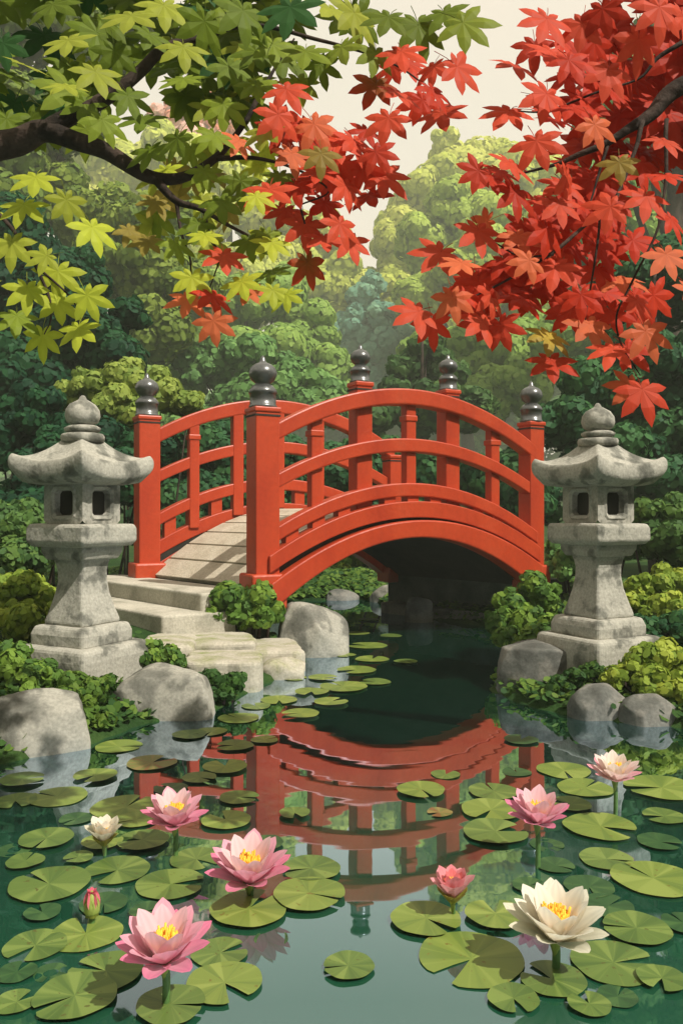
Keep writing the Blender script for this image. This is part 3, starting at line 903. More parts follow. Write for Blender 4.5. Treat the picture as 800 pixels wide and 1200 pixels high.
def stone_lantern(loc, rz, label, seed):
    root = empty('stone_lantern', loc, label, 'stone lantern', 'stone lanterns by the pond', rz)
    st = M['stone']

    def piece(name, prof, bev=.02, n=6, par=root, amp=.006):
        V, F = loft([sq_ring(h, z, n) for h, z in prof])
        o = mesh(name, V, F, st, par)
        rough(o, amp, 6, seed)
        bevel(o, bev, 3)
        return o
    # heights relative to the lantern foot (0.15 m above the pond)
    piece('plinth', [(.42, -.12), (.42, .16), (.405, .235)], .03)
    piece('base', [(.315, .215), (.315, .30), (.29, .355)], .025)
    V, F = loft([sq_ring(h, z, 6) for h, z in [(.235, .35), (.233, .38), (.205, .45), (.172, .54), (.156, .62), (.155, .68), (.166, .73), (.185, .765)]])
    o = mesh('shaft', V, F, st, root); rough(o, .006, 6, seed); bevel(o, .02, 3)
    piece('cornice', [(.215, .755), (.245, .80), (.25, .845)], .012)
    piece('platform', [(.30, .835), (.335, .865), (.335, .955), (.315, .975)], .022)
    # firebox: four walls with rounded square openings, a dark box inside as shade
    h = .228; z0, z1 = .965, 1.245; wl = h * math.sqrt(2)
    parts = []
    for k in range(4):
        rot = Matrix.Rotation(k * math.pi / 2 + math.pi / 4, 4, 'Z')
        nseg = 24
        zc = (z0 + z1) / 2
        outer, inner, rim, back = [], [], [], []
        for i in range(nseg):
            a = 2 * math.pi * (i + .5) / nseg
            ca, sa = math.cos(a), math.sin(a)
            m_ = max(abs(ca), abs(sa))
            outer.append(Vector((ca / m_ * wl / 2, -wl / 2, zc + sa / m_ * (z1 - z0) / 2)))
            e = 8.0
            q = (abs(ca) ** e + abs(sa) ** e) ** (-1 / e)
            rim.append(Vector((ca * q * .094, -wl / 2 - .008, zc + .0 + sa * q * .098)))
            inner.append(Vector((ca * q * .076, -wl / 2 + .004, zc + sa * q * .080)))
            back.append(Vector((ca * q * .072, -wl / 2 + .047, zc + sa * q * .074)))
        rim0 = [Vector((p.x * 1.12, -wl / 2, zc + (p.z - zc) * 1.12)) for p in rim]
        rings = [outer, rim0, rim, inner, back]
        V = [rot @ p for r in rings for p in r]
        F = []
        for j in range(4):
            for i in range(nseg):
                i2 = (i + 1) % nseg
                F.append((j * nseg + i, j * nseg + i2, (j + 1) * nseg + i2, (j + 1) * nseg + i))
        if k in (1, 2): F.append(tuple(4 * nseg + i for i in range(nseg)))  # rear openings closed to keep light out of the firebox
        parts.append((V, F))
    V, F = join(parts)
    mesh('firebox', V, F, st, root)
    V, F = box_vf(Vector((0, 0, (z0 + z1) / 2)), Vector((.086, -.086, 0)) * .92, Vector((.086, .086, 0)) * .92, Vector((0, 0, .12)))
    mesh('shade_box', V, F, M['soffit'], root)  # dark box added so the openings look shaded inside
    # roof with upturned corners
    n = 14
    rings = []
    prof = [(.22, .0), (.30, .006), (.38, .035), (.50, .075), (.66, .115), (.82, .145), (.94, .158), (1.0, .162)]
    ztop = 1.505
    H = .445

    def ring(f, z, lift):
        out = []
        for k, p in enumerate(sq_ring(H * f, 0, n)):
            t = (k % n) / n
            c_ = abs(2 * t - 1) ** 3.0
            bulge = 1 - .06 * math.sin(math.pi * t) * f
            out.append(Vector((p.x * bulge, p.y * bulge, z + lift * c_)))
        return out
    rings = [ring(.16, 1.215, 0), ring(.5, 1.215, 0), ring(.80, 1.222, .012), ring(.965, 1.252, .056), ring(.995, 1.274, .066), ring(1.0, 1.322, .068)]
    for f, dz in reversed(prof):
        if f < 1: rings.append(ring(f, ztop - dz + (.018 if f > .9 else 0), .068 * f ** 3))
    V, F = loft(rings)
    o = mesh('roof', V, F, st, root, smooth=False)
    rough(o, .007, 7, seed + 3); bevel(o, .012, 2)
    m_ = o.modifiers.new('edge', 'SUBSURF'); m_.levels = 1; m_.render_levels = 1
    o.data.shade_smooth()
    V, F = lathe([(.10, 1.485), (.13, 1.495), (.134, 1.525), (.125, 1.54), (.085, 1.546), (.085, 1.552), (.105, 1.558), (.11, 1.578), (.09, 1.59),
                  (.065, 1.594), (.07, 1.60), (.095, 1.615), (.108, 1.65), (.104, 1.69), (.08, 1.725), (.045, 1.745), (.025, 1.757), (.018, 1.772), (.008, 1.782)], 26)
    o = mesh('finial', V, F, st, root, smooth=True)
    rough(o, .005, 8, seed + 5)
    return root


LZ = .15
d = 5.1; p = PX(97, 600, d)
stone_lantern((p.x, p.y, LZ), math.atan2(-p.x, p.y) , 'weathered stone lantern beside the bridge steps and the pale boulders', 1)
d = 5.45; p = PX(700, 600, d)
stone_lantern((p.x, p.y, LZ), math.atan2(-p.x, p.y), 'weathered stone lantern beneath the red maple by the golden shrub', 2)

# ------------------------------------------------------------------ lily pads
PAD_ME = {}


def pad_mesh(kind, var):
    if (kind, var) in PAD_ME: return PAD_ME[kind, var]
    rng = random.Random(var * 7 + len(kind))
    n = 40
    notch = [.10, .16, .24, .07, .3][var]
    ph = [rng.uniform(0, 6) for _ in range(3)]
    V = [Vector((0.06, 0, .004))]
    rings = [.45, .8, .97, 1.0]
    for r in rings:
        for i in range(n + 1):
            a = notch + (2 * math.pi - 2 * notch) * i / n
            rr = r * (1 + .022 * math.sin(3 * a + ph[0]) + .014 * math.sin(7 * a + ph[1])) * (1 - (.05 if i in (0, n) and r > .9 else 0))
            z = .008 * r + .035 * (r ** 3) * math.sin(2 * a + ph[2]) * .35 + .03 * max(0, r - .85) * (1 + math.sin(3 * a + ph[1]))
            V.append(Vector((rr * math.cos(a), rr * math.sin(a), z + .012)))
    F = [(0, 1 + i, 2 + i) for i in range(n)]
    for j in range(len(rings) - 1):
        for i in range(n):
            a = 1 + j * (n + 1) + i
            F.append((a, a + n + 1, a + n + 2, a + 1))
    me = bpy.data.meshes.new('lily_pad')
    me.from_pydata([tuple(v) for v in V], [], F); me.update()
    me.materials.append(M['pad_' + kind]); me.shade_smooth()
    PAD_ME[kind, var] = me
    return me


PADS = []
_pad_i = [0]


def pad(x, y, w, kind, label, rot=None):
    i = _pad_i[0]; _pad_i[0] += 1
    d = WD(y)
    r = w / 2 * d / FPX
    o = bpy.data.objects.new('lily_pad', pad_mesh(kind, (i * 3 + i // 5) % 5))
    C.objects.link(o)
    o.location = ((x - CX) * d / FPX, d, .001 + .0013 * (i % 9) - (.004 if kind == 'd' else 0))
    o.scale = (r, r, max(r, .12))
    o.rotation_euler = (0, 0, (i * 2.39996) % 6.283 if rot is None else math.radians(rot))
    tag(o, label, 'lily pad', 'lily pads on the pond')


for row in [
    (139, 875, 54, 'b', 'small pad alone below the large pale boulder in the water'),
    (280, 842, 48, 'b', 'narrow pad just above the reflection of the bridge post'),
    (327, 821, 43, 'b', 'small pad touching the top of the red reflection'),
    (178, 895, 58, 'r', 'brownish pad over the red reflection of the far post'),
    (275, 875, 44, 'm', 'dull pad just beside the reflected thick bridge post'),
    (234, 913, 40, 'm', 'dim small pad between brownish pad and reflected post'),
    (264, 900, 52, 'b', 'pale pad touching the edge of the reflected thick post'),
    (112, 911, 50, 'b', 'bright pad just below the biggest boulder corner'),
    (26, 916, 50, 'm', 'green pad by the picture edge under the biggest boulder'),
    (68, 934, 68, 'b', 'wide pad with open notch, below the biggest boulder'),
    (18, 939, 50, 'm', 'green pad tucked behind the wide notched pad at the edge'),
    (148, 947, 80, 'b', 'long pad behind the uppermost pink lily'),
    (160, 962, 50, 'b', 'short pad at the petals of the uppermost pink lily'),
    (280, 936, 46, 'm', 'oval pad in the shade of the reflected thick post'),
    (265, 963, 58, 'b', 'oval pad beside the uppermost pink lily, away from the bank'),
    (55, 985, 62, 'm', 'oval green pad with a dark pad just under it at the edge'),
    (120, 989, 48, 'b', 'pad that carries the small white bud'),
    (167, 988, 60, 'm', 'pad between the small white bud and the pink lily stem'),
    (230, 1007, 62, 'm', 'pad between the stem of one pink lily and the petals of another'),
    (17, 996, 40, 'd', 'dark sunken pad at the picture edge below the green ones'),
    (138, 1021, 76, 'm', 'broad pad directly under the small white bud'),
    (200, 1038, 80, 'm', 'broad pad with deep notch below the small white bud'),
    (58, 1038, 92, 'm', 'very broad pad above the pink-tipped closed bud'),
    (122, 1060, 55, 'd', 'dark pad half hidden behind the pink-tipped closed bud'),
    (292, 1068, 90, 'b', 'bright round pad right under the widest upright pink lily'),
    (365, 1021, 68, 'm', 'pad touching the open water behind the bright round pad'),
    (362, 1051, 84, 'b', 'broad pad reaching into the open water by the pink lily'),
    (101, 1095, 84, 'b', 'pad from which the pink-tipped closed bud rises'),
    (42, 1109, 72, 'm', 'green pad at the picture edge near the closed bud'),
    (258, 1118, 66, 'm', 'pad half behind the petals of the nearest pink lily'),
    (125, 1140, 86, 'm', 'pad under the outer petals of the nearest pink lily'),
    (263, 1154, 88, 'b', 'wide pad beside the stem of the nearest pink lily'),
    (20, 1141, 46, 'd', 'dark sunken pad at the picture edge near the bottom'),
    (88, 1171, 96, 'm', 'broad dim pad in the corner below the nearest pink lily'),
    (200, 1182, 80, 'm', 'pad carrying the tall stem of the nearest pink lily'),
    (50, 1072, 42, 'd', 'small dark sunken pad below the very broad pad'),
    (660, 903, 62, 'b', 'pale pad behind the cream and pink lily'),
    (685, 924, 64, 'b', 'pad beside the petals of the cream and pink lily'),
    (775, 924, 86, 'b', 'wide pad at the picture edge by the cream and pink lily'),
    (703, 970, 84, 'b', 'broad pad at the stem of the cream and pink lily'),
    (578, 929, 58, 'm', 'pad over the reflected far bridge post'),
    (575, 951, 70, 'b', 'pad overlapping another beside the deep pink lily'),
    (580, 977, 75, 'm', 'lowest of three stacked pads beside the deep pink lily'),
    (668, 945, 48, 'm', 'pad half hidden behind the deep pink lily'),
    (493, 928, 56, 'b', 'pad floating over the red reflected handrail'),
    (522, 908, 34, 'm', 'tiny pad on the reflection of the arch'),
    (515, 953, 30, 'r', 'tiny reddish pad on the reflected railing'),
    (710, 1008, 62, 'm', 'mid-size pad between the white lily and the cream one'),
    (765, 1031, 95, 'b', 'very wide pad at the picture edge with a deep notch'),
    (690, 1040, 58, 'd', 'dark pad directly behind the white lily'),
    (712, 1063, 60, 'd', 'dark pad beside the upper petals of the white lily'),
    (745, 1091, 78, 'm', 'green pad next to the petals of the white lily at the edge'),
    (499, 1080, 82, 'b', 'bright pad below the half-open coral lily'),
    (580, 1075, 70, 'b', 'bright pad between the coral lily and the white lily'),
    (552, 1124, 122, 'b', 'largest pad of all, pale, below the coral lily'),
    (718, 1129, 98, 'm', 'broad pad in front of the white lily toward the edge'),
    (647, 1149, 76, 'm', 'pad carrying the stem of the white lily'),
    (601, 1172, 60, 'm', 'small pad below the largest one near the bottom'),
    (723, 1169, 46, 'd', 'small dark sunken pad near the bottom corner'),
    (408, 1135, 60, 'm', 'lone dim pad in the middle of the bright open water'),
    (772, 988, 50, 'd', 'dark sunken pad at the edge above the very wide pad'),
    (800, 1084, 50, 'd', 'dark sunken pad cut by the picture edge'),
    (432, 727, 24, 'm', 'tiny pad highest up under the arch'),
    (418, 742, 30, 'b', 'tiny pad second highest under the arch'),
    (430, 757, 46, 'b', 'flat long pad among the specks under the arch'),
    (404, 768, 26, 'b', 'tiny pad next to the round grey boulder'),
    (436, 773, 40, 'b', 'thin pad below the flat long one under the arch'),
    (418, 786, 46, 'b', 'thin pad near the greenish wet rock'),
    (378, 795, 34, 'b', 'tiny pad beside the greenish wet rock'),
    (402, 806, 56, 'b', 'wider thin pad just above the red arch reflection'),
    (365, 812, 40, 'b', 'thin pad between wet rock and arch reflection'),
    (388, 824, 40, 'b', 'thin pad at the rim of the dark arch reflection'),
    (458, 745, 26, 'm', 'tiny pad out toward the dark water under the arch'),
    (640, 990, 40, 'd', 'dark pad under the reflection of the deep pink lily'),
    (605, 905, 34, 'd', 'dark small pad against the reflected far post'),
    (90, 960, 40, 'd', 'dark pad between the long pad and the oval green pad'),
    (222, 862, 40, 'm', 'small pad in the large boulder\'s reflection beside a narrow bright one'),
    (200, 925, 40, 'd', 'dim pad between brownish pad and the uppermost pink lily'),
    (345, 955, 36, 'm', 'small pad at the foot of the reflected thick post'),
    (610, 868, 40, 'd', 'dark pad by the reflection of the round grey boulder'),
    (352, 838, 44, 'b', 'thin pad overlapping the reflected top of the near railing'),
    (345, 795, 30, 'b', 'tiny pad against the greenish wet rock itself'),
    (300, 828, 34, 'm', 'thin pad just off the thick waterside flagstone'),
    (248, 858, 36, 'b', 'tiny pad close to the foot of the large boulder'),
    (310, 868, 32, 'b', 'tiny bright pad on the reflected thick post'),
    (440, 800, 36, 'm', 'thin pad at the middle of the dark arch reflection'),
    (475, 776, 28, 'm', 'tiny thin pad farthest out in the dark arch reflection'),
    (30, 1012, 44, 'm', 'small pad above the very broad pad near the edge'),
    (92, 1008, 34, 'm', 'tiny pad between oval green pad and broad pad under the bud'),
    (172, 1070, 40, 'd', 'dark pad above the petals of the nearest pink lily'),
    (318, 1100, 40, 'd', 'dark pad trailing the bright round pad into open water'),
    (60, 1140, 40, 'd', 'dark pad above the broad dim corner pad'),
    (20, 1176, 50, 'm', 'green pad cut by the bottom corner of the picture'),
    (778, 958, 50, 'm', 'green pad at the edge above the dark sunken one'),
    (650, 1015, 44, 'd', 'dark pad under the stem of the deep pink lily'),
    (690, 1180, 50, 'm', 'green pad at the bottom between small pad and dark sunken one'),
    (775, 1150, 56, 'm', 'green pad at the edge past the broad pad of the white lily'),
    (620, 1040, 40, 'd', 'dark pad behind the white lily petals toward the coral lily'),
    (310, 990, 44, 'd', 'dark pad behind the widest upright pink lily'),
]:
    pad(*row)


# ------------------------------------------------------------------ water lilies
def petal_mesh(L, W, cup, curl, c0, c1, seed=0):
    nu, nv = 10, 6
    V, F, cols = [], [], []
    for i in range(nu + 1):
        t = i / nu
        wdt = W / 2 * (math.sin(math.pi * min(1, t * .92 + .08) ** 1.1) ** .62)
        if i == nu: wdt = .0015
        for j in range(nv + 1):
            s = j / nv * 2 - 1
            x = t * L
            y = s * wdt
            z = cup * L * (t * t * 1.0) * .35 + cup * W * .55 * s * s * math.sin(math.pi * min(t + .1, 1)) - curl * L * max(0, t - .75) ** 2 * 2
            V.append((x, y, z))
            k = min(1, max(0, (t - .15) / .8)) ** 1.2
            vein = .94 + .06 * math.cos(s * 9)
            cols.append((*[(a + (b - a) * k) * vein for a, b in zip(c0, c1)], 1))
    for i in range(nu):
        for j in range(nv):
            a = i * (nv + 1) + j
            F.append((a, a + nv + 1, a + nv + 2, a + 1))
    me = bpy.data.meshes.new('petal')
    me.from_pydata(V, [], F); me.update()
    at = me.color_attributes.new('tone', 'FLOAT_COLOR', 'POINT')
    at.data.foreach_set('color', np.asarray(cols, np.float32).ravel())
    me.materials.append(M['petal']); me.shade_smooth()
    return me


def water_lily(x, ystem, ybot, wpx, label, pal, open_=1.0, spin=0, ysh=0, lean=0):
    d = WD(ystem)
    W = wpx * d / FPX
    z = CAMZ - (ybot - HZ) * d / FPX
    x = (x - CX) * d / FPX
    z = max(z, .03) + .02
    root = empty('water_lily', (x, d, 0), label, 'water lily', 'water lilies on the pond')
    V, F = tube(spline([(0, 0, -.06), (.004, .003, z * .5), (0, 0, z + .01)], 4), [.0085 * W / .22] * 9, 8)
    mesh('stem', V, F, M['stem'], root, smooth=True)
    R = W / 2
    # whorls: count, elevation, length, width, cup
    TILT = Matrix.Rotation(math.radians(8 if open_ > .8 else 3), 4, 'X')
    wh = [(8, 22, 1.03, .48, .75, pal[0], 0), (8, 40, 1.08, .54, .7, pal[1], .5), (7, 58, 1.05, .52, .6, pal[2], .2)]
    if open_ < .8:
        R *= 1.35
        wh = [(6, 40, 1.0, .66, .9, pal[0], 0), (6, 56, 1.05, .62, .8, pal[1], .5), (5, 74, .95, .5, .6, pal[2], .2)]
    rng = random.Random(int(wpx * 13 + x * 100))
    for n, el, L, wd, cup, (c0, c1), ph in wh:
        me = petal_mesh(L * R, wd * R, cup * .5, .3, c0, c1)
        for k in range(n):
            o = bpy.data.objects.new('petal', me); C.objects.link(o); o.parent = root
            a = 2 * math.pi * (k + ph) / n + spin + rng.uniform(-.08, .08)
            e = math.radians(el + rng.uniform(-5, 5))
            o.matrix_local = (Matrix.Translation((0, 0, z)) @ TILT @ Matrix.Rotation(a, 4, 'Z') @ Matrix.Translation((.07 * R, 0, 0)) @ Matrix.Rotation(-e, 4, 'Y') @ Matrix.Diagonal((rng.uniform(.93, 1.05),) * 3).to_4x4())
    if open_ < .8:
        sm = petal_mesh(.62 * R, .5 * R, .4, .2, lin((150, 150, 60)), lin((170, 150, 70)))
        for k in range(5):
            o = bpy.data.objects.new('sepal', sm); C.objects.link(o); o.parent = root
            o.matrix_local = Matrix.Translation((0, 0, z - .004)) @ Matrix.Rotation(2 * math.pi * k / 5 + .3, 4, 'Z') @ Matrix.Translation((.10 * R, 0, -.01)) @ Matrix.Rotation(-math.radians(40), 4, 'Y')
    parts = []
    for k in range(70):
        a = rng.uniform(0, 6.283); r = math.sqrt(rng.random()) * .21 * R
        h = R * (.52 + .14 * rng.random())
        b = Vector((r * math.cos(a) * .5, r * math.sin(a) * .5, z + .02 * R)); t = Vector((r * math.cos(a) * 1.35, r * math.sin(a) * 1.35, z + h))
        parts.append(tube([b, b.lerp(t, .6), t], [.02 * R, .04 * R, .022 * R], 5))
    V, F = join(parts)
    V = [Vector((0, 0, z)) + TILT @ (q - Vector((0, 0, z))) for q in V]
    mesh('stamen', V, F, M['stamen'], root, smooth=True)
    V, F = lathe([(.02 * R, -.05), (.13 * R, 0), (.15 * R, .04 * R), (.10 * R, .10 * R), (.02 * R, .12 * R)], 12, z)
    mesh('receptacle', V, F, M['sepal'], root, smooth=True)
    return root


def pk(a, b): return (np.array(lin(a)) * .9, np.array(lin(b)) * .9)


PINK = [pk((248, 176, 196), (240, 132, 168)), pk((252, 206, 214), (248, 178, 198)), pk((254, 224, 226), (252, 210, 218))]
PALEP = [pk((247, 174, 194), (239, 132, 168)), pk((252, 208, 216), (248, 180, 200)), pk((254, 230, 228), (252, 220, 222))]
CREAMP = [pk((252, 214, 214), (246, 160, 178)), pk((254, 236, 228), (252, 222, 216)), pk((254, 246, 234), (254, 244, 232))]
WHITE = [pk((214, 206, 184), (238, 230, 208)), pk((240, 232, 212), (250, 244, 226)), pk((252, 246, 230), (252, 248, 234))]
CORAL = [pk((252, 212, 212), (246, 166, 176)), pk((250, 196, 196), (244, 150, 160)), pk((248, 176, 172), (240, 136, 140))]

water_lily(205, 1003, 974, 80, 'pale pink open lily on a stem, uppermost of the pink ones near the bank', PALEP, spin=.1)
water_lily(292, 1053, 1042, 106, 'wide pink open lily just above a bright round pad', PALEP, spin=.4)
water_lily(193, 1180, 1137, 120, 'largest pink open lily on a tall stem, nearest the bottom', PINK, spin=.7)
water_lily(629, 1017, 972, 78, 'deep pink open lily on a tall stem near the reflected bridge post', PINK, spin=.2)
water_lily(720, 955, 921, 64, 'small cream lily with pink outer petals on a tall stem', CREAMP, spin=.5)
water_lily(530, 1076, 1060, 52, 'half-open coral lily cupped in green sepals by the open water', CORAL, open_=.5)
water_lily(650, 1137, 1110, 124, 'big white open lily with a golden centre', WHITE, spin=.25)
water_lily(122, 1003, 1001, 42, 'little half-open white lily resting on its pad', WHITE, open_=.5)


def lily_bud(x, ystem, ybot, ytop, label):
    d = WD(ystem); k = d / FPX
    z0 = max(.02, CAMZ - (ybot - HZ) * k); H = (ybot - ytop) * k
    root = empty('lily_bud', ((x - CX) * k, d, 0), label, 'lily bud')
    V, F = tube([(0, 0, -.05), (0, 0, z0 * .5), (0, 0, z0 + .01)], [.009] * 3, 8)
    mesh('stem', V, F, M['stem'], root, smooth=True)
    c0, c1 = pk((240, 150, 150), (232, 104, 130))
    me = petal_mesh(H * 1.02, H * .62, .55, -.5, c0, c1)
    for i in range(5):
        o = bpy.data.objects.new('petal', me); C.objects.link(o); o.parent = root
        o.matrix_local = Matrix.Translation((0, 0, z0)) @ Matrix.Rotation(i * 1.2566, 4, 'Z') @ Matrix.Translation((H * .22, 0, 0)) @ Matrix.Rotation(-math.radians(98), 4, 'Y')
    sm = petal_mesh(H * .82, H * .60, .55, -.4, lin((120, 130, 52)), lin((160, 150, 70)))
    for i in range(4):
        o = bpy.data.objects.new('sepal', sm); C.objects.link(o); o.parent = root
        o.matrix_local = Matrix.Translation((0, 0, z0 - .004)) @ Matrix.Rotation(i * 1.5708 + .5, 4, 'Z') @ Matrix.Translation((H * .25, 0, 0)) @ Matrix.Rotation(-math.radians(94), 4, 'Y')
    V, F = lathe([(.02 * H, -.06 * H), (.2 * H, .0), (.30 * H, .14 * H), (.29 * H, .4 * H), (.15 * H, .75 * H), (.02 * H, .92 * H)], 12, z0)
    mesh('bud_core', V, F, M['sepal'], root, smooth=True)
    return root


lily_bud(108, 1082, 1072, 1041, 'closed lily bud with a pink tip and green sepals')


# ------------------------------------------------------------------ maples
LEAFPAL = {
    'a': (176, 184, 66), 'b': (146, 164, 54), 'd': (120, 140, 44), 'D': (58, 100, 50), 'y': (196, 206, 66), 'Y': (218, 190, 76),
    'r': (230, 90, 60), 'R': (206, 62, 36), 'o': (234, 122, 78), 'q': (216, 72, 46), 'm': (150, 96, 40), 'n': (168, 150, 70),
}
LOBES = [(0, 1.0, .21), (46, .95, .20), (-46, .95, .20), (94, .80, .18), (-94, .80, .18), (142, .46, .13), (-142, .46, .13)]


class Leaves:
    def __init__(self):
        self.v, self.f, self.c = [], [], []

    def add(self, x, y, s, rot, col, d, rng, tip=None, yaw=None, pitch=None):
        P = PX(x, y, d); S = s * 1.13 * d / FPX
        n0 = len(self.v)
        base = np.array(lin(LEAFPAL[col])) * .80 * rng.uniform(.9, 1.1)
        t2 = np.array(lin(LEAFPAL[tip])) * .80 if tip else base * rng.uniform(.9, 1.15)
        yaw = rng.gauss(12, 19) if yaw is None else yaw
        pitch = rng.gauss(-24, 15) if pitch is None else pitch
        Mx = Matrix.Rotation(math.radians(yaw), 3, 'Z') @ Matrix.Rotation(math.radians(pitch), 3, 'X') @ Matrix.Rotation(-math.radians(rot), 3, 'Y')
        droop = rng.uniform(.05, .35)

        def V(a, r, z=0, k=1.0):
            # a measured from straight down in the leaf plane (x, z); leaf normal is -y
            q = Vector((math.sin(math.radians(a)) * r, droop * r * r * .6 - z, -math.cos(math.radians(a)) * r)) * S
            self.v.append(P + Mx @ q)
            c = (base + (t2 - base) * min(1, max(0, (r - .25) / .6))) * (1.12 if z else rng.uniform(.94, 1.03))
            self.c.append((*c, 1))
            return len(self.v) - 1
        ctr = V(0, 0.0)
        order = sorted(LOBES, key=lambda l: l[0])
        L = []
        for a, ln, wd in order:
            ln = ln * rng.uniform(.92, 1.08); a = a + rng.uniform(-4, 4)
            h = math.degrees(math.atan2(wd, ln * .54))
            L.append((a, ln, h))
        notch = []
        for i in range(len(L) - 1):
            am = (L[i][0] + L[i + 1][0]) / 2
            notch.append(V(am, .43 * min(1, (L[i][1] + L[i + 1][1]) / 1.8)))
        back = V(180, .10)
        for i, (a, ln, h) in enumerate(L):
            n1 = notch[i - 1] if i > 0 else back
            n2 = notch[i] if i < len(notch) else back
            rr = ln * .55
            s1 = V(a - h, rr); s2 = V(a + h, rr)
            m1 = V(a - h * .52, ln * .80); m2 = V(a + h * .52, ln * .80)
            mid = V(a, ln * .55, .036)
            tp = V(a, ln * 1.04)
            self.f += [(ctr, n1, s1, mid), (ctr, mid, s2, n2), (mid, s1, m1, tp), (mid, tp, m2, s2)]
        # petiole
        b = len(self.v)
        for t in (0, .5, 1):
            for k in range(3):
                a = k * 2.094
                q = Vector((math.cos(a) * .012, math.sin(a) * .012 + .16 * t * t, .75 * t)) * S
                self.v.append(P + Mx @ q); self.c.append((*(base * .7), 1))
        for t in range(2):
            for k in range(3):
                k2 = (k + 1) % 3
                self.f.append((b + t * 3 + k, b + t * 3 + k2, b + t * 3 + 3 + k2, b + t * 3 + 3 + k))

    def build(self, root, label=None):
        o = mesh('foliage', [Vector(v) - root.location for v in self.v], self.f, M['maple_leaf'], root, cols=self.c)
        if label: o['label'] = label
        return o


def branch(name, parent, pts, world_root, sides=10, n=8):
    """pts: (px, py, d, radius px)"""
    q = []
    for x, y, d, r in pts:
        p = PX(x, y, d); q.append((p.x, p.y, p.z, r * .68 * d / FPX))
    s = spline(q, n)
    wob = [Vector((noise.noise(Vector(a[:3]) * 9), noise.noise(Vector(a[:3]) * 9 + Vector((5, 0, 0))), noise.noise(Vector(a[:3]) * 9 + Vector((0, 5, 0))))) * float(a[3]) * .5 for a in s]
    V, F = tube([Vector(a[:3]) + w_ - world_root for a, w_ in zip(s, wob)], [max(a[3], .0012) for a in s], sides)
    return mesh(name, V, F, M['bark'], parent, smooth=True)


# --- maple on the near bank: green leaves turning red at the tips
LT = Vector((-2.75, 2.5, g1(-2.75, 2.5)))
LM = empty('maple_tree', LT, 'green maple turning red at its branch tips, dark forked branch over the pond', 'tree')
tk = [(LT.x, LT.y, LT.z - .3, .17), (LT.x + .05, LT.y, 1.0, .13), (LT.x + .25, LT.y, 1.8, .11), (LT.x + .1, LT.y + .1, 2.8, .08), (LT.x + .3, LT.y, 3.8, .05)]
s = spline(tk, 6)
V, F = tube([Vector(a[:3]) - LT for a in s], [a[3] for a in s], 14)
mesh('trunk', V, F, M['bark'], LM, smooth=True)
B = branch('branch', LM, [(-580, 290, 2.45, 24), (-300, 225, 2.42, 27), (-100, 190, 2.4, 25), (0, 170, 2.4, 24), (60, 158, 2.4, 18), (120, 178, 2.4, 15), (170, 205, 2.4, 12), (215, 208, 2.4, 9), (250, 188, 2.4, 7), (280, 155, 2.42, 5), (305, 110, 2.45, 4), (325, 75, 2.5, 2.5), (345, 45, 2.5, 1.5)], LT)
for pts in [
    [(52, 162, 2.4, 16), (85, 135, 2.4, 14), (140, 105, 2.42, 11), (190, 60, 2.46, 9), (240, 42, 2.5, 6), (300, 30, 2.5, 4), (380, 48, 2.5, 3), (430, 62, 2.48, 2)],
    [(180, 206, 2.4, 9), (205, 235, 2.38, 6.5), (238, 246, 2.36, 4.5), (275, 268, 2.34, 3), (310, 285, 2.32, 2)],
    [(207, 238, 2.38, 4), (212, 272, 2.36, 2.6), (222, 300, 2.34, 2), (224, 322, 2.34, 1.4)],
    [(240, 248, 2.36, 3.2), (248, 282, 2.34, 2.4), (258, 298, 2.32, 1.5), (245, 340, 2.32, 1.2)],
    [(255, 186, 2.4, 5), (295, 185, 2.36, 3.5), (330, 192, 2.33, 2.6), (362, 205, 2.32, 2), (385, 225, 2.3, 1.5), (352, 240, 2.3, 1.4)],
    [(345, 200, 2.33, 2.2), (350, 235, 2.3, 2.2), (357, 262, 2.3, 1.5)],
    [(-60, 178, 2.4, 9), (-20, 230, 2.3, 5), (20, 275, 2.25, 3.2), (55, 340, 2.22, 2.6), (60, 372, 2.22, 1.6), (52, 392, 2.22, 1)],
    [(40, 310, 2.23, 2.4), (80, 345, 2.22, 1.6), (98, 375, 2.22, 1)],
    [(430, 62, 2.48, 2), (470, 80, 2.46, 1.6), (510, 110, 2.46, 1.2)],
]:
    branch('twig', B, pts, LT, 8, 6)

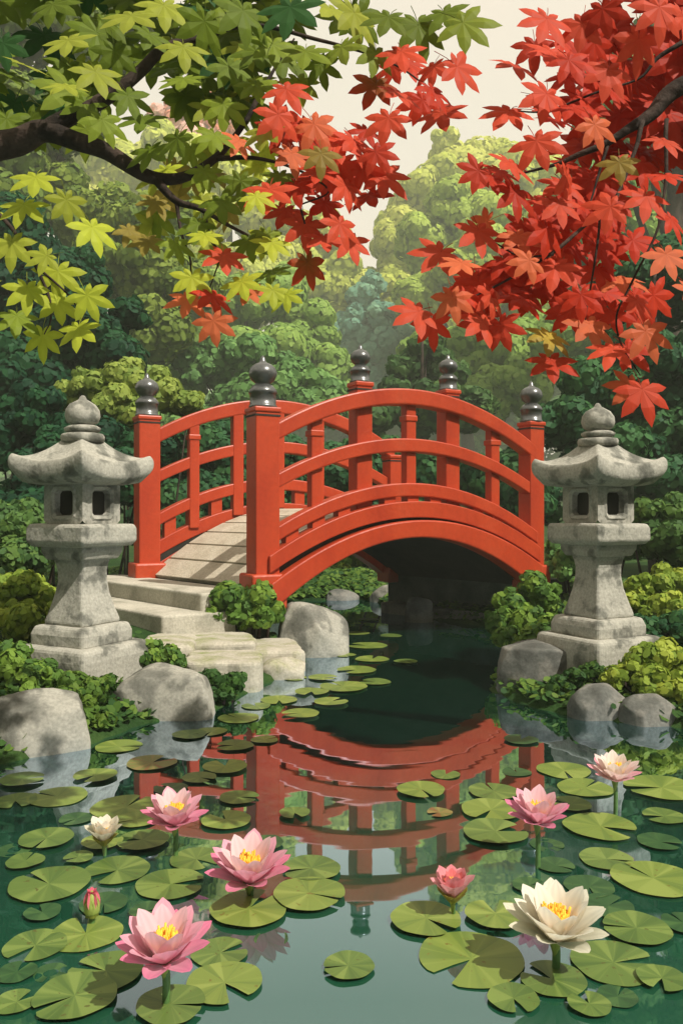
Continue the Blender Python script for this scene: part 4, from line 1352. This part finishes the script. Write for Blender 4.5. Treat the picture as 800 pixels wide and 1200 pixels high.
rng = random.Random(3)
gl_, yl_, rl_, fl_ = Leaves(), Leaves(), Leaves(), Leaves()
GREEN = [(80, 47, 36, 10, 'a'), (27, 75, 30, 10, 'a'), (112, 84, 35, 12, 'a'), (78, 100, 28, -22, 'a'), (154, 18, 40, 0, 'a'), (192, 6, 36, 0, 'a'),
         (215, 55, 34, 0, 'a'), (215, 92, 33, 5, 'b'), (268, 78, 33, 20, 'd'), (320, 52, 33, 0, 'b'), (358, 60, 36, 0, 'b'), (388, 10, 38, 10, 'a'),
         (300, 98, 31, 10, 'b'), (262, 122, 30, 0, 'b'), (208, 162, 30, -18, 'd'), (168, 138, 33, 0, 'd'), (176, 176, 32, 0, 'd'), (150, 112, 30, 20, 'd'),
         (252, 158, 28, 0, 'b'), (340, 8, 44, 0, 'D'), (285, 12, 42, 0, 'd'), (240, 25, 38, 0, 'd'), (415, 15, 42, 0, 'a'), (490, 30, 38, 10, 'd'),
         (542, 26, 40, 45, 'b'), (440, 62, 30, -10, 'b'), (400, 55, 32, 20, 'b'), (258, 236, 30, 10, 'd'), (318, 318, 30, 20, 'd'), (292, 282, 28, 10, 'd'),
         (120, 140, 30, 20, 'b'), (100, 120, 30, -10, 'd'), (282, 212, 28, 0, 'd'), (240, 200, 24, 10, 'b'), (350, 95, 28, 10, 'b'), (175, 40, 32, -20, 'd'), (135, 60, 30, 10, 'd'),
         (300, 60, 30, -30, 'd'), (375, 75, 26, 20, 'd'), (455, 20, 36, -20, 'd'), (232, 262, 26, -10, 'd'), (205, 285, 24, 15, 'b'), (520, 15, 34, 20, 'd'), (328, 205, 24, 0, 'd')]
for x, y, s_, r_, c_ in GREEN:
    gl_.add(x, y, s_, r_, c_, 2.3 + rng.uniform(-.12, .12), rng)
for i in range(330):   # dense top of the crown, its depth shade put into darker leaf tones
    x = rng.uniform(-260, 470); y = rng.uniform(-190, 70) if x > 130 else rng.uniform(-190, 170)
    if x > 330 and y > 25: continue
    gl_.add(x, y, rng.uniform(30, 40), rng.gauss(0, 35), rng.choice('ddddbD'), 2.62 + rng.uniform(-.1, .35), rng)
for i in range(26):
    fl_.add(rng.uniform(150, 330), rng.uniform(150, 290), rng.uniform(22, 28), rng.gauss(0, 35), rng.choice('yabbn'), 2.66 + rng.uniform(-.1, .25), rng)
for i in range(34):
    fl_.add(rng.uniform(200, 300), rng.uniform(40, 130), rng.uniform(24, 32), rng.gauss(0, 35), rng.choice('bdda'), 2.7 + rng.uniform(-.1, .2), rng)
YEL = [(42, 208, 33, 0, 'y'), (28, 240, 32, 0, 'y'), (78, 234, 29, 10, 'a'), (108, 266, 33, 12, 'y'), (14, 284, 32, 0, 'a'), (68, 318, 33, 0, 'y'), (32, 338, 30, 0, 'y'),
       (68, 352, 30, 5, 'y'), (102, 346, 29, 25, 'y'), (50, 392, 28, -5, 'y'), (92, 384, 30, 8, 'y'), (20, 370, 30, 0, 'b'), (55, 300, 24, -60, 'a'), (-25, 250, 32, 0, 'y'), (-30, 330, 32, 0, 'y'),
       (225, 325, 28, 0, 'y'), (283, 330, 29, 20, 'y'), (318, 284, 28, 0, 'y'), (310, 152, 29, 0, 'a'), (376, 180, 28, 0, 'n'), (240, 275, 24, 0, 'y'), (320, 340, 24, 0, 'y'), (336, 345, 24, 15, 'y'), (300, 230, 24, 20, 'y')]
for x, y, s_, r_, c_ in YEL:
    yl_.add(x, y, s_, r_, c_, 2.2 + rng.uniform(-.1, .1), rng)
RED1 = [(470, 60, 33, 10, 'r'), (440, 98, 32, -20, 'm', 'q'), (535, 78, 37, 50, 'r'), (508, 78, 28, 0, 'r'), (465, 108, 30, 0, 'r'), (505, 104, 30, 20, 'R'), (455, 138, 34, -10, 'r'), (516, 132, 36, 15, 'r'),
        (335, 104, 34, 25, 'r'), (326, 134, 34, 0, 'r'), (368, 145, 34, 25, 'o'), (342, 180, 30, 0, 'o'), (396, 165, 32, 0, 'r'), (316, 222, 36, 0, 'r'), (345, 218, 28, 20, 'R'), (380, 238, 30, 0, 'R'),
        (357, 262, 32, 0, 'r'), (398, 262, 30, 10, 'r'), (360, 308, 30, 15, 'm', 'q'), (262, 298, 31, 0, 'r'), (248, 345, 29, 0, 'q'), (222, 350, 29, -18, 'o'), (250, 376, 29, 8, 'o'), (290, 340, 24, 30, 'o'),
        (415, 165, 32, 0, 'r'), (400, 190, 32, -20, 'r'), (448, 205, 34, 45, 'r'), (432, 228, 32, 25, 'R'), (405, 218, 32, 0, 'r'), (380, 278, 30, 0, 'r'), (410, 282, 28, 10, 'r'), (425, 195, 30, 20, 'q'), (372, 200, 28, -10, 'q'),
        (355, 160, 28, -15, 'R'), (385, 205, 28, 20, 'r'), (345, 150, 26, 20, 'q'), (365, 180, 26, 0, 'R'), (280, 165, 24, -30, 'o'), (440, 178, 28, 30, 'q')]
for row in RED1:
    x, y, s_, r_, c_ = row[:5]
    rl_.add(x, y, s_, r_, c_, 2.22 + rng.uniform(-.1, .12), rng, tip=row[5] if len(row) > 5 else None)
for i in range(14):
    rl_.add(rng.uniform(320, 430), rng.uniform(130, 260), rng.uniform(24, 30), rng.gauss(0, 35), rng.choice('RRq'), 2.48 + rng.uniform(-.05, .15), rng)
for i in range(5):
    rl_.add(rng.uniform(450, 530), rng.uniform(65, 125), rng.uniform(24, 30), rng.gauss(0, 35), rng.choice('RRq'), 2.48 + rng.uniform(-.05, .15), rng)
gl_.build(LM, 'green leaves of the upper crown'); fl_.build(LM, 'paler green leaves inside the crown')
yl_.build(LM, 'hanging sprays of yellow-green leaves'); rl_.build(LM, 'scarlet and orange leaves at the branch tips')

# --- red maple
RT = Vector((3.0, 2.7, g1(3.0, 2.7)))
RMP = empty('maple_tree', RT, 'scarlet maple with dark branches reaching over lantern and pond', 'tree')
tk = [(RT.x, RT.y, RT.z - .3, .18), (RT.x - .05, RT.y, 1.2, .14), (RT.x - .1, RT.y, 2.2, .12), (RT.x - .05, RT.y + .1, 3.2, .09), (RT.x - .3, RT.y, 4.2, .05)]
s = spline(tk, 6)
V, F = tube([Vector(a[:3]) - RT for a in s], [a[3] for a in s], 14)
mesh('trunk', V, F, M['bark'], RMP, smooth=True)
B = branch('branch', RMP, [(1440, -60, 2.65, 26), (1150, -20, 2.6, 22), (900, 50, 2.5, 19), (800, 100, 2.46, 16), (765, 130, 2.44, 12), (735, 153, 2.42, 8), (710, 168, 2.42, 6.5), (680, 180, 2.42, 5), (645, 195, 2.44, 3), (600, 205, 2.46, 1.5)], RT)
for pts in [
    [(880, 5, 2.55, 8), (800, 50, 2.5, 4.5), (770, 68, 2.5, 3.5), (748, 92, 2.5, 2), (700, 108, 2.5, 2), (640, 130, 2.5, 1.6), (600, 130, 2.45, 1.2)],
    [(752, 142, 2.42, 5), (742, 180, 2.38, 3.5), (722, 230, 2.34, 3), (700, 250, 2.32, 3), (665, 282, 2.3, 3.4), (640, 300, 2.28, 3.2), (600, 325, 2.27, 2.4), (560, 345, 2.26, 1.6), (530, 355, 2.26, 1)],
    [(712, 170, 2.42, 3), (698, 215, 2.38, 2), (690, 240, 2.34, 1.5)],
    [(702, 252, 2.32, 2.2), (700, 285, 2.3, 2.2), (690, 345, 2.28, 1.5), (685, 375, 2.26, 1)],
    [(648, 298, 2.29, 2.2), (610, 300, 2.27, 1.8), (580, 285, 2.26, 1.2)],
    [(780, 140, 2.44, 4), (775, 250, 2.3, 2.5), (740, 330, 2.26, 2), (722, 370, 2.25, 1.8), (728, 405, 2.24, 1.6), (750, 440, 2.22, 1)],
]:
    branch('twig', B, pts, RT, 8, 6)
rl_, fl_ = Leaves(), Leaves()
RED2 = [(640, 22, 37, -20, 'r'), (682, 28, 34, -8, 'r'), (772, 8, 38, 0, 'r'), (748, 46, 36, 5, 'r'), (645, 60, 33, -20, 'r'), (666, 70, 31, 20, 'q'), (712, 82, 34, -15, 'r'), (640, 110, 36, -18, 'r'),
        (603, 76, 36, -20, 'r'), (596, 130, 36, -30, 'r'), (696, 146, 31, 20, 'r'), (628, 165, 36, 20, 'r'), (776, 164, 31, 0, 'r'), (725, 190, 28, 0, 'n'), (664, 206, 34, 0, 'r'), (735, 216, 28, 0, 'R'),
        (597, 190, 34, -10, 'r'), (585, 200, 32, -30, 'R'), (575, 208, 32, -50, 'R'), (603, 225, 33, 0, 'R'), (516, 295, 35, -40, 'r'), (560, 270, 34, -5, 'r'), (606, 276, 32, 8, 'o'), (540, 308, 28, -30, 'o'),
        (530, 348, 31, 8, 'o'), (490, 365, 35, -55, 'r'), (506, 378, 28, 10, 'q'), (565, 376, 34, -5, 'r'), (586, 380, 30, 25, 'q'), (575, 344, 31, 0, 'r'), (610, 350, 35, 0, 'R'), (643, 392, 33, -25, 'Y', 'n'),
        (658, 215, 35, -5, 'r'), (655, 238, 31, 0, 'r'), (757, 230, 34, -15, 'r'), (715, 242, 33, -60, 'r'), (785, 256, 28, 10, 'q'), (640, 268, 34, -10, 'R'), (700, 290, 34, 15, 'R'), (650, 312, 36, -10, 'r'),
        (780, 298, 33, 10, 'r'), (724, 326, 36, 0, 'o'), (765, 346, 31, 50, 'q'), (745, 352, 26, 0, 'r'), (690, 380, 35, 0, 'r'), (756, 388, 34, 15, 'r'), (718, 408, 32, -20, 'r'), (735, 408, 32, 30, 'q'),
        (645, 422, 35, 0, 'q'), (752, 456, 37, 5, 'r', 'q'), (740, 452, 30, -50, 'o'), (800, 20, 36, 0, 'r'), (705, 10, 34, 10, 'R'), (630, 290, 26, -20, 'q'), (620, 305, 26, -40, 'o'), (680, 345, 30, 0, 'R'),
        (670, 362, 28, -40, 'q'), (715, 365, 30, 20, 'R'), (560, 330, 28, 0, 'R'), (590, 305, 30, 20, 'R'), (670, 125, 32, 20, 'R'), (650, 140, 30, -10, 'R'), (545, 345, 26, 40, 'q'), (560, 200, 26, -60, 'q'), (810, 340, 33, 0, 'r'),
        (570, 260, 24, -70, 'o'), (700, 315, 28, 0, 'q'), (630, 235, 28, 30, 'q'), (780, 205, 28, 0, 'q')]
rng = random.Random(12)
for row in RED2:
    x, y, s_, r_, c_ = row[:5]
    if c_ == 'r' and (x * 7 + y * 3) % 6 == 0: c_ = 'o'
    rl_.add(x, y, s_, r_, c_, 2.24 + rng.uniform(-.1, .1), rng, tip=row[5] if len(row) > 5 else None)
for i in range(230):  # inner leaves in darker reds, depth shade put into their colour
    x = rng.uniform(680, 980); y = rng.uniform(-100, 215)
    if x < 700 + max(0, (60 - y)) * .2 and y < 60: continue
    if y > 180 and x < 800 and rng.random() < .5: continue
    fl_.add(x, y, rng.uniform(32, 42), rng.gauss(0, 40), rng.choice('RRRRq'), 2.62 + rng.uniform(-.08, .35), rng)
for i in range(34):
    t = rng.random()
    fl_.add(560 + 150 * t + rng.uniform(-28, 28), 345 - 140 * t + rng.uniform(-35, 45), rng.uniform(26, 33), rng.gauss(0, 40), rng.choice('RRRq'), 2.5 + rng.uniform(-.08, .2), rng)
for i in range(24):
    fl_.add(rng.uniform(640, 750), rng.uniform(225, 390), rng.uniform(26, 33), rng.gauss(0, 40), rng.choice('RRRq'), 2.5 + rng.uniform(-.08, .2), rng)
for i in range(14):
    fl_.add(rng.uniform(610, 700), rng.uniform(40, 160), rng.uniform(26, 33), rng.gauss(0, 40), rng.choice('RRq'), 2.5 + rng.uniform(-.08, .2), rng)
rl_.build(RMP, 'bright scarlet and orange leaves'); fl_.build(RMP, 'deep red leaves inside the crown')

# ------------------------------------------------------------------ haze
V, F = box_vf(Vector((0, 55, 21.5)), Vector((99, 0, 0)), Vector((0, 95, 0)), Vector((0, 0, 23.1)))
m, nt, out = new_mat('haze')
pv = N(nt, 'ShaderNodeVolumePrincipled')
pv.inputs['Color'].default_value = (.80, .88, .72, 1)
pv.inputs['Density'].default_value = .0033
nt.links.new(pv.outputs[0], out.inputs['Volume'])
tag(mesh('haze', V, F, m), kind='stuff')

bpy.context.scene.cycles.max_bounces = 6
bpy.context.scene.cycles.volume_bounces = 0
bpy.context.scene.cycles.use_denoising = True
